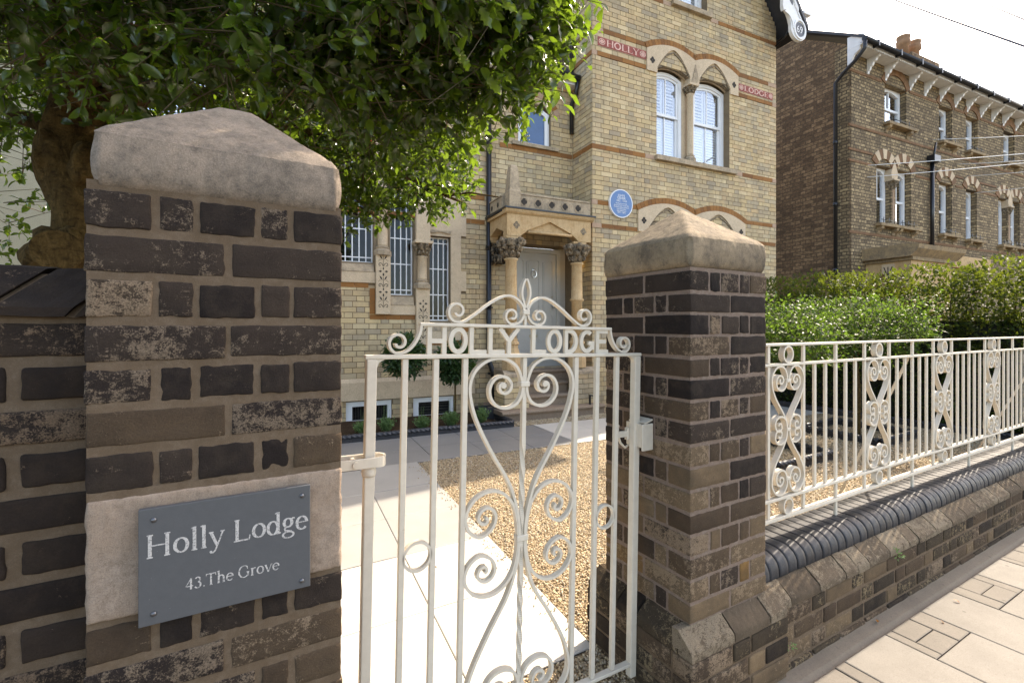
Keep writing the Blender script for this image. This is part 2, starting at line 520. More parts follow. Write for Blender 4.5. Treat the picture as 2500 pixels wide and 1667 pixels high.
M['pink_quoin'] = m_stone('pinkish_band_stone', (.50, .34, .235), (.43, .29, .20), sc=2, bump=.3)
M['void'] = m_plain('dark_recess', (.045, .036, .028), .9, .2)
M['white_paint'] = m_plain('white_joinery_paint', (.80, .80, .80), .4, .04, 3)
M['barge_paint'] = m_plain('white_bargeboard_paint', (.80, .79, .77), .5, .08, 5)
M['shutter'] = m_plain('white_shutter', (.72, .74, .77), .5, .04, 3)
M['glass'] = m_glass('window_glass', refl=.16, alpha=.95)
M['dark_glass'] = m_glass('leaded_window_glass', refl=.02, alpha=.6)
M['blue_glass'] = m_plain('blue_stair_glass', (.06, .13, .27), .15, .1, 4, spec=.6)
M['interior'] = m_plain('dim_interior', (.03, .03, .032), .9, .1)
M['curtain'] = m_plain('pale_curtain', (.38, .36, .33), .9, .2, 8)
M['door_paint'] = m_plain('sage_grey_door_paint', (.46, .445, .405), .35, .05, 2)
M['step_stone'] = m_stone('worn_step_stone', (.30, .22, .155), (.24, .175, .125), (.36, .28, .20), sc=1.6, bump=.5)
M['black_iron'] = m_plain('black_painted_iron', (.012, .013, .016), .32, .2, 10, spec=.5)
M['chrome'] = m_plain('polished_chrome', (.65, .66, .68), .18, .05, 5, metal=1.0)
M['brass'] = m_plain('brass_fitting', (.45, .40, .30), .35, .1, 5, metal=.8)
M['terracotta'] = m_plain('red_terracotta', (.33, .075, .055), .75, .2, 14, bump=.3)
M['terracotta_pale'] = m_plain('pale_terracotta_letters', (.74, .47, .38), .75, .12, 20)
M['plaque_blue'] = m_plain('plaque_blue_enamel', (.07, .165, .35), .3, .04, 4)
M['plaque_white'] = m_plain('plaque_white_enamel', (.74, .74, .74), .35, .04, 4)
t = NT('cream_gate_paint')
n1 = t.noise(30, 4, .6); n2 = t.noise(220, 3, .7)
c = t.mix(t.ramp(n1, [(.4, 0.0), (.75, 1.0)]), (.585, .52, .42), (.525, .462, .37))
c = t.mix(t.ramp(t.noise(13, 8, .8), [(.64, 0.0), (.72, .6)]), c, (.36, .26, .15))
c = t.mix(t.ramp(t.noise(70, 5, .8), [(.70, 0.0), (.74, .8)]), c, (.17, .08, .03))
M['gate_paint'] = t.pbr(c, .42, t.bump(t.math('ADD', n1, t.math('MULTIPLY', n2, .3)), .35, .0015), spec=.4)
t = NT('slate_sign')
n1 = t.noise(60, 5, .7)
c = t.mix(n1, (.065, .067, .070), (.085, .086, .088))
c = t.mix(t.ramp(t.noise(170, 3, .6), [(.74, 0.0), (.78, .7)]), c, (.35, .34, .33))
M['slate'] = t.pbr(c, .5, t.bump(n1, .25, .0015), spec=.4)
t = NT('sign_lettering')
c = t.mix(t.ramp(t.noise(300, 3, .7), [(.5, 0.0), (.62, .75)]), (.46, .43, .40), (.09, .09, .09))
M['lettering'] = t.pbr(c, .7)
M['screw'] = m_plain('dark_screw', (.16, .16, .17), .35, .1, 5, metal=.9)
t = NT('gravel_sheet')
v = t.voro(62, out='Color'); dst = t.voro(62)
hs = t.n('ShaderNodeSeparateColor'); t.link(v, hs.inputs[0])
GRAV = [(0, (.30, .22, .13)), (.25, (.46, .36, .22)), (.5, (.57, .46, .31)), (.72, (.38, .265, .15)), (.88, (.60, .53, .41)), (1, (.25, .195, .135))]
c = t.ramp(hs.outputs[0], GRAV)
c = t.mix(t.ramp(dst, [(.35, 0.0), (.7, .85)]), c, (.10, .065, .035))
M['gravel_sheet'] = t.pbr(c, .8, t.bump(dst, 1.0, -.012), spec=.25)
t = NT('gravel_pebble')
M['pebble'] = t.pbr(t.ramp(t.rnd(), GRAV), .6, spec=.35)
t = NT('soil')
n1 = t.noise(28, 8, .8)
M['soil'] = t.pbr(t.ramp(n1, [(.3, (.035, .022, .013)), (.6, (.085, .052, .030)), (.8, (.16, .11, .07))]), .95, t.bump(n1, 1.0, .03), spec=.1)
def m_slab(name, a, b, rough=.45, spec=.4, grain=.3, rand=.25):
    t = NT(name)
    n1 = t.noise(2.4, 6, .65); n2 = t.noise(180, 3, .8); n3 = t.noise(30, 6, .7)
    c = t.mix(t.ramp(n1, [(.35, 0.0), (.65, 1.0)]), a, b)
    c = t.mix(t.math('MULTIPLY', t.rnd(), rand), c, tuple(x*.6 for x in a))
    c = t.mix(t.ramp(n3, [(.62, 0.0), (.76, grain)]), c, tuple(x*.45 for x in b))
    c = t.mix(t.ramp(n2, [(.3, grain), (.6, 0.0)]), c, tuple(x*.5 for x in a))
    if grain > .3:
        c = t.mix(t.ramp(t.noise(1.1, 8, .75), [(.45, 0.0), (.7, .55)]), c, tuple(x*.55 for x in b))
        c = t.mix(t.ramp(t.voro(7.0), [(.05, .6), (.07, 0.0)]), c, tuple(x*.4 for x in b))
        c = t.mix(t.ramp(t.noise(75, 6, .8), [(.56, 0.0), (.66, .5)]), c, tuple(x*.45 for x in b))
    return t.pbr(c, rough, t.bump(t.math('ADD', n2, n3), .3, .002), spec=spec)
M['porcelain_glare'] = m_slab('glare_pale_paving', (.50, .47, .42), (.55, .52, .465), .42, .5, .06, .06)  # pale copy: sun glare and sky reflection put into the colour
M['porcelain_shaded'] = m_slab('shaded_grey_paving', (.225, .218, .208), (.19, .186, .18), .38, .5, .12, .15)  # dark copy: the house shadow on the path deepened by colour
M['porcelain_sunlit'] = m_slab('sunlit_grey_paving', (.36, .345, .32), (.31, .298, .278), .4, .5, .12, .12)  # lighter copy: sunlight on the grey slabs put into the colour
M['pave_slab'] = m_slab('buff_pavement_slab', (.238, .216, .184), (.182, .164, .138), .8, .25, .55, .25)
M['pave_small'] = m_slab('grey_pavement_block', (.185, .162, .132), (.15, .131, .108), .8, .25, .55, .3)
M['concrete'] = m_slab('pavement_haunching', (.20, .165, .125), (.165, .135, .105), .85, .2, .5, .2)
M['joint_sand'] = m_stone('pavement_joint', (.10, .084, .065), (.065, .055, .045), sc=4)
M['asphalt'] = m_stone('asphalt', (.05, .05, .05), (.06, .058, .055), sc=4, grain=200)
M['ground'] = m_stone('distant_ground', (.16, .13, .09), (.11, .10, .06), sc=.1)
M['rope_tile'] = m_plain('blue_black_rope_tile', (.030, .031, .036), .42, .2, 14, bump=.2, rand=.3)
M['holly_leaf'] = m_leaf('holly_leaf', [(.010, .026, .005), (.020, .046, .009), (.034, .068, .011), (.015, .034, .008), (.060, .100, .016)], (.36, .56, .04), .22, .42, .6)
M['hedge_leaf'] = m_leaf('hedge_leaf', [(.011, .026, .006), (.020, .044, .009), (.036, .064, .012), (.016, .034, .008), (.085, .085, .015)], (.34, .42, .04), .55, .34, .22)
M['shrub_leaf'] = m_leaf('standard_holly_leaf', [(.014, .040, .008), (.026, .066, .012), (.044, .095, .018), (.020, .050, .010)], (.30, .50, .05), .46, .38, .28)
M['bay_leaf'] = m_leaf('bay_leaf', [(.016, .044, .014), (.028, .066, .020), (.042, .085, .028)], (.16, .30, .05), .36, .28)
M['lavender_leaf'] = m_leaf('lavender_leaf', [(.10, .19, .06), (.16, .27, .09), (.08, .15, .06)], (.3, .45, .12), .6, .3)
M['dry_leaf'] = m_leaf('dry_leaf', [(.30, .12, .03), (.22, .10, .04)], (.6, .25, .04), .5, .35)
t = NT('holly_bark')
nb_ = t.noise(9, 9, .75, vec=t.map((1.6, 1.6, .7)), dist=1.2); n2 = t.noise(75, 6, .75); n4 = t.noise(22, 6, .7, vec=t.map((1, 1, 2.5)))
c = t.ramp(nb_, [(.32, (.034, .020, .008)), (.5, (.105, .066, .024)), (.68, (.20, .130, .050))])
c = t.mix(t.ramp(n4, [(.5, 0.0), (.68, .7)]), c, (.018, .011, .006))
M['bark'] = t.pbr(c, .9, t.bump(t.math('ADD', t.math('ADD', nb_, n4), t.math('MULTIPLY', n2, .4)), 1.0, .03), spec=.1)
M['twig'] = m_plain('olive_twig', (.085, .062, .024), .7, .25, 30)
M['dead_twig'] = m_plain('reddish_dead_twig', (.16, .06, .025), .7, .25, 30)
M['berry_green'] = m_plain('unripe_berry', (.22, .26, .045), .35, .1, 30)
M['berry_red'] = m_plain('ripe_berry', (.60, .03, .02), .3, .1, 30)
M['render'] = m_stone('olive_painted_render', (.40, .37, .27), (.34, .315, .225), sc=.8, bump=.2)
M['roof_slate'] = m_plain('roof_slate', (.055, .055, .062), .6, .2, 6, bump=.4)
M['nb_brick'] = m_bricktex('sooty_neighbour_brick', (.50, .365, .20), (.16, .112, .065), (.105, .078, .052), dark=(.06, .045, .032))
M['nb_gable'] = m_bricktex('brown_gable_brick', (.40, .255, .14), (.12, .075, .045), (.16, .108, .07), w=.30, h=.098, dark=(.05, .034, .022))
M['nb_band'] = m_plain('dull_orange_brick', (.25, .125, .055), .9, .25, 9, bump=.3, rand=.5)
M['nb_sill'] = m_stone('soot_stained_sill', (.40, .28, .15), (.26, .19, .12), (.12, .095, .07), sc=1.2)
M['chimney_pot'] = m_plain('terracotta_chimney_pot', (.30, .16, .08), .85, .2, 6)
M['cable_dark'] = m_plain('dark_cable', (.04, .05, .07), .6, .05, 5)
M['cable_sunlit'] = m_plain('sunlit_cable', (.80, .79, .76), .45, .03, 5)  # pale colour stands in for sunlight on the cables
t = NT('warm_bulb')
em = t.n('ShaderNodeEmission'); em.inputs[0].default_value = (1, .62, .12, 1); em.inputs[1].default_value = 4.0
t.link(em.outputs[0], t.out.inputs[0]); M['bulb'] = t.m

# ------------------------------------------------------------------ frames of the two houses
HB = Vector((5.115, 6.300, 0)); HROT = R(-4.5)
def Hw(u, v, z=0.0):
    c, s = math.cos(HROT), math.sin(HROT)
    return (HB.x + u*c - v*s, HB.y + u*s + v*c, z)

# ------------------------------------------------------------------ ground, road, pavement
structure(MB().box(-400, 400, -400, 400, -.6, -.06).build('ground', M['ground']))
structure(MB().box(-60, 80, -9, -2.05, -.3, -.055).build('road', M['asphalt']))
kerb = structure(MB().box(-60, 80, -2.05, -1.92, -.3, .0).build('kerb', M['concrete']))
pav = structure(MB().box(-60, 80, -1.92, 1.30, -.3, -.012).build('pavement', M['joint_sand']))
def slab(parent, mat, poly, z0, z1, inset=.0026, name='paving_slab'):
    cx = sum(p[0] for p in poly)/len(poly); cy = sum(p[1] for p in poly)/len(poly)
    q = []
    for p in poly:
        dx, dy = p[0]-cx, p[1]-cy
        q.append((dx - math.copysign(inset, dx), dy - math.copysign(inset, dy)))
    b = .004
    top = [(x - math.copysign(b, x), y - math.copysign(b, y)) for x, y in q]
    n = len(q)
    zt = z1 + rng.uniform(-.0015, .0015)
    vs = [(x, y, z0) for x, y in q] + [(x, y, zt-b*.6) for x, y in q] + [(x, y, zt) for x, y in top]
    fs = [(2*n, 2*n+1, 2*n+2, 2*n+3)]
    for i in range(n):
        j = (i+1) % n
        fs += [(i, j, n+j, n+i), (n+i, n+j, 2*n+j, 2*n+i)]
    m = bpy.data.meshes.new(name); m.from_pydata(vs, [], fs)
    return obj(name, m, mat, parent, loc=(cx, cy, 0))
def rect(x0, x1, y0, y1): return [(x0, y0), (x1, y0), (x1, y1), (x0, y1)]
x = .39; k = 0
xs = []
while x < 8.0:
    xs.append(x); x += .358 if k % 2 else .366; k += 1
for i in range(len(xs)-1):
    x0, x1 = xs[i], xs[i+1]
    if i % 2 == 1:      # big slabs from the haunching out
        y = 1.05
        while y > -1.2:
            slab(pav, M['pave_slab'], rect(x0, x1, y-.6, y), -.05, 0); y -= .6
    else:               # three small blocks, then big slabs
        ws = [.27, .53, .20] if i % 4 == 0 else [.16, .50, .34]
        a = x0
        for ww in ws:
            b_ = a + ww*(x1-x0)
            if ww > .45:
                slab(pav, M['pave_small'], rect(a, b_, .955, 1.05), -.05, -.001); slab(pav, M['pave_small'], rect(a, b_, .86, .955), -.05, -.001)
            else:
                slab(pav, M['pave_small'], rect(a, b_, .86, 1.05), -.05, -.001)
            a = b_
        y = .86
        while y > -1.2:
            slab(pav, M['pave_slab'], rect(x0, x1, y-.6, y), -.05, 0); y -= .6
# mortar haunching between the slabs and the wall: slightly dished, broken edge
vs = []; fs = []
n = 120
for i in range(n):
    X = -3 + 12*i/(n-1)
    w_ = mnoise.noise((X*3.1, 0, 0))*.010
    vs += [(X, 1.052+w_*.4, -.011), (X, 1.075, .003+w_*.2), (X, 1.115, .010+w_*.3), (X, 1.165, .022)]
for i in range(n-1):
    for k in range(3): fs.append((i*4+k, (i+1)*4+k, (i+1)*4+k+1, i*4+k+1))
m = bpy.data.meshes.new('haunching'); m.from_pydata(vs, [], fs); obj('haunching', m, M['concrete'], pav)

# ------------------------------------------------------------------ garden floor: gravel, path, soil
GZ = .015
gsheet = structure(MB().box(-2.5, 9.6, 1.30, 7.4, -.3, GZ-.006).build('gravel_ground', M['gravel_sheet']))
path = structure(MB().box(.1, .2, 1.66, 1.7, -.05, -.02).build('garden_path', M['joint_sand']))
def pathx(x0, Y): return x0 + .072*(Y-1.65)
ys = [1.62, 2.228, 2.84, 3.44, 4.04, 4.66]
for c0, c1 in ((-.435, .16), (.16, .752), (.752, 1.326)):
    for r_ in range(5):
        Y0, Y1 = ys[r_], ys[r_+1]
        poly = [(pathx(c0, Y0), Y0), (pathx(c1, Y0), Y0), (pathx(c1, Y1), Y1), (pathx(c0, Y1), Y1)]
        if r_ == 4:
            poly[2] = (poly[2][0], 4.745); poly[3] = (poly[3][0], 4.745 + .047)
        slab(path, M['porcelain_glare'] if r_ < 2 else M['porcelain_sunlit'], poly, -.03, .02, .0025)
us = [-6.2 + .59*i for i in range(18)]
for i in range(len(us)-1):
    for v0, v1 in ((-1.84, -1.265), (-1.265, -.69)):
        poly = [Hw(us[i], v0)[:2], Hw(us[i+1], v0)[:2], Hw(us[i+1], v1)[:2], Hw(us[i], v1)[:2]]
        slab(path, M['porcelain_glare'] if us[i] > -1.5 else M['porcelain_shaded'], poly, -.03, .02, .0025)
# base under the slabs
for nm, poly in (('path_bed', [(-.43, 1.62), (1.33, 1.62), (1.55, 4.76), (-.2, 4.9)]), ('path_bed', [Hw(-6.2, -1.84)[:2], Hw(3.8, -1.84)[:2], Hw(3.8, -.69)[:2], Hw(-6.2, -.69)[:2]])):
    MB().prism(poly, -.1, .0125, 'z').build(nm, M['joint_sand'], path)
# soil bed under the stair windows, and planted ground by the hedge
def soil_patch(name, poly, zc):
    n = 26; vs = []; fs = []
    a, b, c, d = [Vector((*p, 0)) for p in poly]
    for i in range(n):
        for j in range(n):
            s, t_ = i/(n-1), j/(n-1)
            p = a.lerp(b, s).lerp(d.lerp(c, s), t_)
            e = min(s, 1-s, t_, 1-t_)
            vs.append((p.x, p.y, zc*min(1, e*12) + mnoise.noise(Vector((p.x*9, p.y*9, 0)))*.012 + .004))
    for i in range(n-1):
        for j in range(n-1): fs.append((i*n+j, (i+1)*n+j, (i+1)*n+j+1, i*n+j+1))
    m = bpy.data.meshes.new(name); m.from_pydata(vs, [], fs)
    m.polygons.foreach_set('use_smooth', [True]*len(fs))
    return structure(obj(name, m, M['soil']))
soil_patch('soil_bed', [Hw(-6.2, -.66)[:2], Hw(-1.78, -.66)[:2], Hw(-1.78, .60)[:2], Hw(-6.2, .60)[:2]], .055)
soil_patch('soil_bed', [(8.25, 1.6), (9.6, 1.6), (9.6, 6.3), (8.3, 6.3)], .06)

# loose gravel: real pebbles
PEB_V = np.array([(0, 0, 1), (.9, .1, .1), (.2, .85, -.1), (-.95, 0, .1), (-.1, -.9, 0), (0, 0, -1)], float)*np.array([1, .8, .62])
PEB_T = np.array([(0, 1, 2), (0, 2, 3), (0, 3, 4), (0, 4, 1), (5, 2, 1), (5, 3, 2), (5, 4, 3), (5, 1, 4)])
def in_gravel(X, Y):
    ok = (X > pathx(1.335, Y)) & (Y > 1.45) & (Y < 4.64 + (X-1.5)*-.0787 + .1)
    ok |= (Y > 1.33) & (Y < 1.612) & (X > -.2) & (X < 1.9)
    return ok
pts = []
N1 = 70000
X = nrg.uniform(.6, 8.2, N1*3); Y = nrg.uniform(1.3, 4.7, N1*3)
d_ = .491*X + .871*Y
keep = nrg.uniform(0, 1, N1*3) < np.clip((2.9/d_)**2, 0, 1)
keep &= in_gravel(X, Y) & (X < 8.2)
X, Y = X[keep][:N1], Y[keep][:N1]
n = len(X)
sc = nrg.uniform(.0045, .0095, n)*(1 + .25*(np.clip(.491*X + .871*Y, 1.5, 6)-1.5)/4.5)
Z = GZ + sc*.25 + nrg.uniform(-.004, .005, n)
V, T = scatter(PEB_V, PEB_T, np.stack([X, Y, Z], 1), rotmats(n, .55), sc)
tag(obj('gravel', fast_mesh('gravel', V, T), M['pebble']), 'golden pea gravel spread between path and railings', 'gravel', kind='stuff')
# strip of gravel against the house steps
n = 5000
uu = nrg.uniform(-1.7, 3.4, n); vv = nrg.uniform(-.68, -.36, n)
P = np.array([Hw(a, b, .0) for a, b in zip(uu, vv)]); P[:, 2] = GZ + nrg.uniform(0, .006, n)
V, T = scatter(PEB_V, PEB_T, P, rotmats(n, .55), nrg.uniform(.008, .014, n))
tag(obj('gravel', fast_mesh('gravel', V, T), M['pebble']), 'strip of gravel along the foot of the porch steps', 'gravel', kind='stuff')

# ------------------------------------------------------------------ gate piers
def pier_courses(parent, x0, x1, y0, y1, rows, first, pick, j, jz, proud=.004, det=(9, 2, 4), amp=.0026):
    """rows: list of (z0,z1); course A shows header/closer/header/closer/header on the street face"""
    W, D = x1-x0, y1-y0
    for i, (z0, z1) in enumerate(rows):
        A = (i % 2 == 0) == first
        za, zb = z0 + jz/2, z1 - jz/2
        bl = []
        def line(a0, a1):            # header closer header closer header between a0..a1 -> middle three
            h = (a1-a0-4*j)*.2465; c = (a1-a0-4*j-3*h)/2
            p = [a0]; 
            e = []
            for wd in (h, c, h, c, h):
                e.append((p[-1], p[-1]+wd)); p.append(p[-1]+wd+j)
            return e
        if A:
            ex = line(x0, x1); hd = (D-j)/2
            for k, (a, b) in enumerate(ex):
                dep = hd if k in (0, 4) else .10
                bl.append((a, b, y0, y0+dep)); bl.append((a, b, y1-dep, y1))
        else:
            hw = (W-j)/2; ey = line(y0, y1)
            for (a, b) in ((x0, x0+hw), (x1-hw, x1)):
                bl.append((a, b, y0, ey[0][1])); bl.append((a, b, ey[4][0], y1))
            for k in (1, 2, 3):
                bl.append((x0, x0+.10, *ey[k])); bl.append((x1-.10, x1, *ey[k]))
        for (a, b, c, d) in bl:
            jit = lambda s: rng.uniform(-s, s)
            brick(parent, pick((za+zb)/2, (a+b)/2, c), a+jit(.002), b+jit(.002), c+jit(.0015), d+jit(.0015), za+jit(.002), zb+jit(.002), .0035, amp, det, freq=60.)

PY0, PY1 = 1.16, 1.618
# left pier
LX0, LX1 = -.2646, .1956
lp = thing('gate_pier', 'sooty dark brick gate pier with slate name sign, left of the gate', 'gate pier', (-.03, 1.39, 0))
MB().box(LX0+.0025, LX1-.0025, PY0+.0025, PY1-.0035, 0, 1.69).build('mortar_core', M['mortar'], lp)
zl = [1.679, 1.595, 1.509, 1.423, 1.339, 1.257, 1.174, 1.09]
rowsL = [(zl[i+1], zl[i]) for i in range(7)]
def pickL(z, x_, y_):
    if z < .80: return M['pier_brick_pale'] if rng.random() < .8 else M['pier_brick']
    return M['pier_brick'] if rng.random() < .9 else M['pier_brick_pale']
pier_courses(lp, LX0, LX1, PY0, PY1, rowsL, True, pickL, .0115, .0165)
zz = .848; rows2 = []
while zz > .03: rows2.append((max(0, zz-.084), zz)); zz -= .084
pier_courses(lp, LX0, LX1, PY0, PY1, rows2, True, pickL, .0115, .0165)
# sandstone block behind the sign
vs, fs = rbox_geo(.458, .452, .232, .006, 46, 8, 24, .0028, 3.3, 62.)
m = bpy.data.meshes.new('stone_block'); m.from_pydata(vs, [], fs); m.polygons.foreach_set('use_smooth', [True]*len(fs))
obj('stone_block', m, M['block_stone'], lp, loc=(-.0345, 1.3835, .967))
MB().box(LX0+.003, LX1-.003, PY0+.0008, PY1-.005, 1.076, 1.0975).build('mortar_joint', M['mortar'], lp)

def pier_cap(parent, x0, x1, y0, y1, z0, zs, zp, mat, seed, rnd=.020, amp=.006, pk=(.5, .5), rise=1.0, blunt=1.0):
    """square stone with shallow weathered pyramid top; built as a fine height field with sides"""
    n = 64
    vs = []; fs = []
    cx, cy = x0+(x1-x0)*pk[0], y0+(y1-y0)*pk[1]
    def top(X, Y):
        a = (X-x0)/(cx-x0) if X < cx else (x1-X)/(x1-cx)
        b = (Y-y0)/(cy-y0) if Y < cy else (y1-Y)/(y1-cy)
        t_ = min(a, b)
        t_ = t_ if t_ > .0 else 0
        # soften ridges
        sm = -math.log(math.exp(-34*a)+math.exp(-34*b))/34
        h = max(0, min(1, sm))
        if blunt < 1 and h > blunt: h = blunt + (h-blunt)*.18
        e = min(X-x0, x1-X, Y-y0, y1-Y)
        edge = -max(0, rnd-e)**2/(2*rnd)*.8
        return zs + (zp-zs)*h**rise + edge*1.6
    for i in range(n+1):
        for j in range(n+1):
            X = x0+(x1-x0)*i/n; Y = y0+(y1-y0)*j/n
            e = min(X-x0, x1-X, Y-y0, y1-Y)
            p = Vector((X, Y, top(X, Y)))
            p += mnoise.noise_vector(p*9+Vector((seed, 0, 0)))*amp*.7 + mnoise.noise_vector(p*48+Vector((seed, 5, 0)))*amp*.42
            vs.append(tuple(p))
    for i in range(n):
        for j in range(n): fs.append((i*(n+1)+j, (i+1)*(n+1)+j, (i+1)*(n+1)+j+1, i*(n+1)+j+1))
    # sides: ring columns
    ring = [(i, 0) for i in range(n)] + [(n, j) for j in range(n)] + [(i, n) for i in range(n, 0, -1)] + [(0, j) for j in range(n, 0, -1)]
    rows = 8; base = len(vs); m_ = len(ring)
    for r_ in range(1, rows+1):
        for (i, j) in ring:
            p = Vector(vs[i*(n+1)+j]); t_ = r_/rows
            z = p.z + (z0-p.z)*t_
            X = x0+(x1-x0)*i/n; Y = y0+(y1-y0)*j/n
            nx = (-1 if i == 0 else (1 if i == n else 0)); ny = (-1 if j == 0 else (1 if j == n else 0))
            q = Vector((X, Y, z))
            bl = math.sin(math.pi*min(1, t_*1.05))*.006 - (.012*(t_-.85)/.15 if t_ > .85 else 0)
            corner = (nx != 0 and ny != 0)
            q += Vector((nx, ny, 0))*(bl - (.008 if corner else 0))
            q += mnoise.noise_vector(q*9+Vector((seed, 0, 0)))*amp*.7 + mnoise.noise_vector(q*48+Vector((seed, 5, 0)))*amp*.42
            vs.append(tuple(q))
    idx0 = list(range(len(vs), len(vs)+m_))
    vs += [vs[i*(n+1)+j] for (i, j) in ring]
    for r_ in range(rows):
        for k in range(m_):
            k2 = (k+1) % m_
            a = idx0[k] if r_ == 0 else base+(r_-1)*m_+k
            b = idx0[k2] if r_ == 0 else base+(r_-1)*m_+k2
            fs.append((a, b, base+r_*m_+k2, base+r_*m_+k))
    fs.append(tuple(base+(rows-1)*m_+k for k in range(m_)))
    me = bpy.data.meshes.new('cap_stone'); me.from_pydata(vs, [], fs)
    me.polygons.foreach_set('use_smooth', [True]*(len(fs)-1)+[False])
    return obj('cap_stone', me, mat, parent)
pier_cap(lp, LX0+.014, LX1-.008, PY0-.004, PY1+.004, 1.676, 1.790, 1.972, M['cap_stone'], 2.0, rnd=.016, amp=.0032, pk=(.52, .45), blunt=.82)

# right pier
RX0, RX1 = 1.389, 1.838
rp = thing('gate_pier', 'brick gate pier right of the gate, paler towards its base, with pyramid cap stone', 'gate pier', (1.61, 1.39, 0))
MB().box(RX0+.0028, RX1-.0028, PY0+.0028, PY1-.0028, .30, 1.63).build('mortar_core', M['mortar_pink'], rp)
zr = [1.622, 1.54, 1.461, 1.381, 1.301, 1.223, 1.143, 1.066, .985, .903, .820, .738, .659, .578, .497, .415, .335]
rowsR = [(zr[i+1], zr[i]) for i in range(len(zr)-1)]
def pickR(z, x_, y_):
    p = max(0.0, min(1.0, (1.12-z)/.40))
    if rng.random() < p*.96:
        q = rng.random()
        return M['pier_brick_buff'] if q < .52 else (M['pier_brick_ochre'] if q < .60 else M['pier_brick_pale'])
    return M['pier_brick'] if rng.random() < .70 else M['pier_brick_pale']
pier_courses(rp, RX0, RX1, PY0, PY1, rowsR, True, pickR, .010, .0125)
pier_cap(rp, RX0-.004, RX1-.010, PY0-.004, PY1+.006, 1.628, 1.748, 1.915, M['cap_stone_moss'], 9.0, rnd=.014, amp=.0042)
# stepped plinth with bevelled bricks round the foot of the right pier
pj = .058
MB().box(RX0-pj+.006, RX1+pj-.006, PY0-pj+.006, PY1+pj-.006, 0, .262).build('plinth_core', M['mortar'], rp)
def bevel_run(parent, horiz, a0, a1, face, sgn, zlow, zmid, ztop, run, back, mat, L=.215, jnt=.008, first=None):
    """bevelled (plinth header) bricks along a line; face = outer plane, sgn = direction pointing into the wall"""
    a = a0; k = 0
    while a < a1-.03:
        ln = L if rng.random() < .75 else L*.5
        if k == 0 and first: ln = first
        b = min(a+ln, a1)
        if a1-b < .05: b = a1
        n = max(4, int((b-a)/.0095))
        prof = [(0, zlow), (.0, (zlow+zmid)/2), (.001, zmid-.004), (.004, zmid+.002)] + [(run*q_, zmid+(ztop-zmid)*q_) for q_ in (.18, .36, .54, .72, .88)] + [(run, ztop), (back, ztop), (back, zlow)]
        vs = []; fs = []
        dz = rng.uniform(-.003, .003); dy = rng.uniform(-.003, .003)
        for i in range(n+1):
            s = a + (b-a-jnt)*i/n
            for (q, z) in prof:
                nn = mnoise.noise_vector(Vector((s*60, q*60+k*9, z*60)))*.0026 + mnoise.noise_vector(Vector((s*14, q*20+k*9, z*20)))*.0022
                y_ = face + sgn*(q+dy)
                vs.append((s+nn.x*.3, y_+nn.y, z+dz+nn.z) if horiz else (y_+nn.x, s+nn.y*.3, z+dz+nn.z))
        m_ = len(prof)
        for i in range(n):
            for q in range(m_):
                q2 = (q+1) % m_
                fs.append((i*m_+q, (i+1)*m_+q, (i+1)*m_+q2, i*m_+q2))
        fs += [tuple(range(m_)), tuple(n*m_+q for q in range(m_))[::-1]]
        me = bpy.data.meshes.new('bevelled_brick'); me.from_pydata(vs, [], fs)
        obj('bevelled_brick', fixn(me), mat, parent)
        a = b; k += 1
bevel_run(rp, True, RX0-pj, RX1+pj, PY0-pj, 1, .255, .285, .338, pj+.004, pj+.03, M['bevel_brick'], first=.235)
bevel_run(rp, False, PY0-pj+.062, PY1+pj, RX0-pj, 1, .255, .285, .338, pj+.004, pj+.03, M['wall_brick'])
bevel_run(rp, False, 1.42, PY1+pj, RX1+pj, -1, .255, .285, .338, pj+.004, pj+.03, M['bevel_brick'])
def face_rows(parent, horiz, a0, a1, face, sgn, rows, mats, j=.011, jz=.012, dep=.09, L=.225, Hd=.108, det=(4, 1, 3), amp=.0018, bond='flemish', start=0):
    for i, (z0, z1) in enumerate(rows):
        a = a0; k = i+start
        if i % 2: a = a0
        first = True
        while a < a1-.012:
            ln = (L if k % 2 == 0 else Hd)
            if first and i % 2: ln = Hd*.5+j*.5+ (L-Hd)*.25
            first = False
            b = min(a+ln, a1)
            if a1-b < .03: b = a1
            aa, bb = a, b - (j if b < a1 else 0)
            f0 = face + sgn*rng.uniform(-.002, .002)
            c0, c1 = (f0, f0+dep) if sgn > 0 else (f0-dep, f0)
            mt = rng.choices([q for q, _ in mats], [p for _, p in mats])[0]
            if horiz: brick(parent, mt, aa, bb, c0, c1, z0+jz/2+rng.uniform(-.001, .001), z1-jz/2, .005, amp, det, freq=40.)
            else: brick(parent, mt, c0, c1, aa, bb, z0+jz/2, z1-jz/2+rng.uniform(-.001, .001), .005, amp, (det[1], det[0], det[2]), freq=40.)
            a = b; k += 1
prow = [(.178, .255), (.101, .178), (.024, .101)]
mm = [(M['wall_brick'], 3), (M['pier_brick_pale'], 3), (M['pier_brick_buff'], 1)]
face_rows(rp, True, RX0-pj, RX1+pj, PY0-pj, 1, prow, mm)
face_rows(rp, False, PY0-pj+.10, PY1+pj, RX0-pj, 1, prow, mm)
face_rows(rp, False, PY0-pj+.10, PY1+pj, RX1+pj, -1, prow, mm)

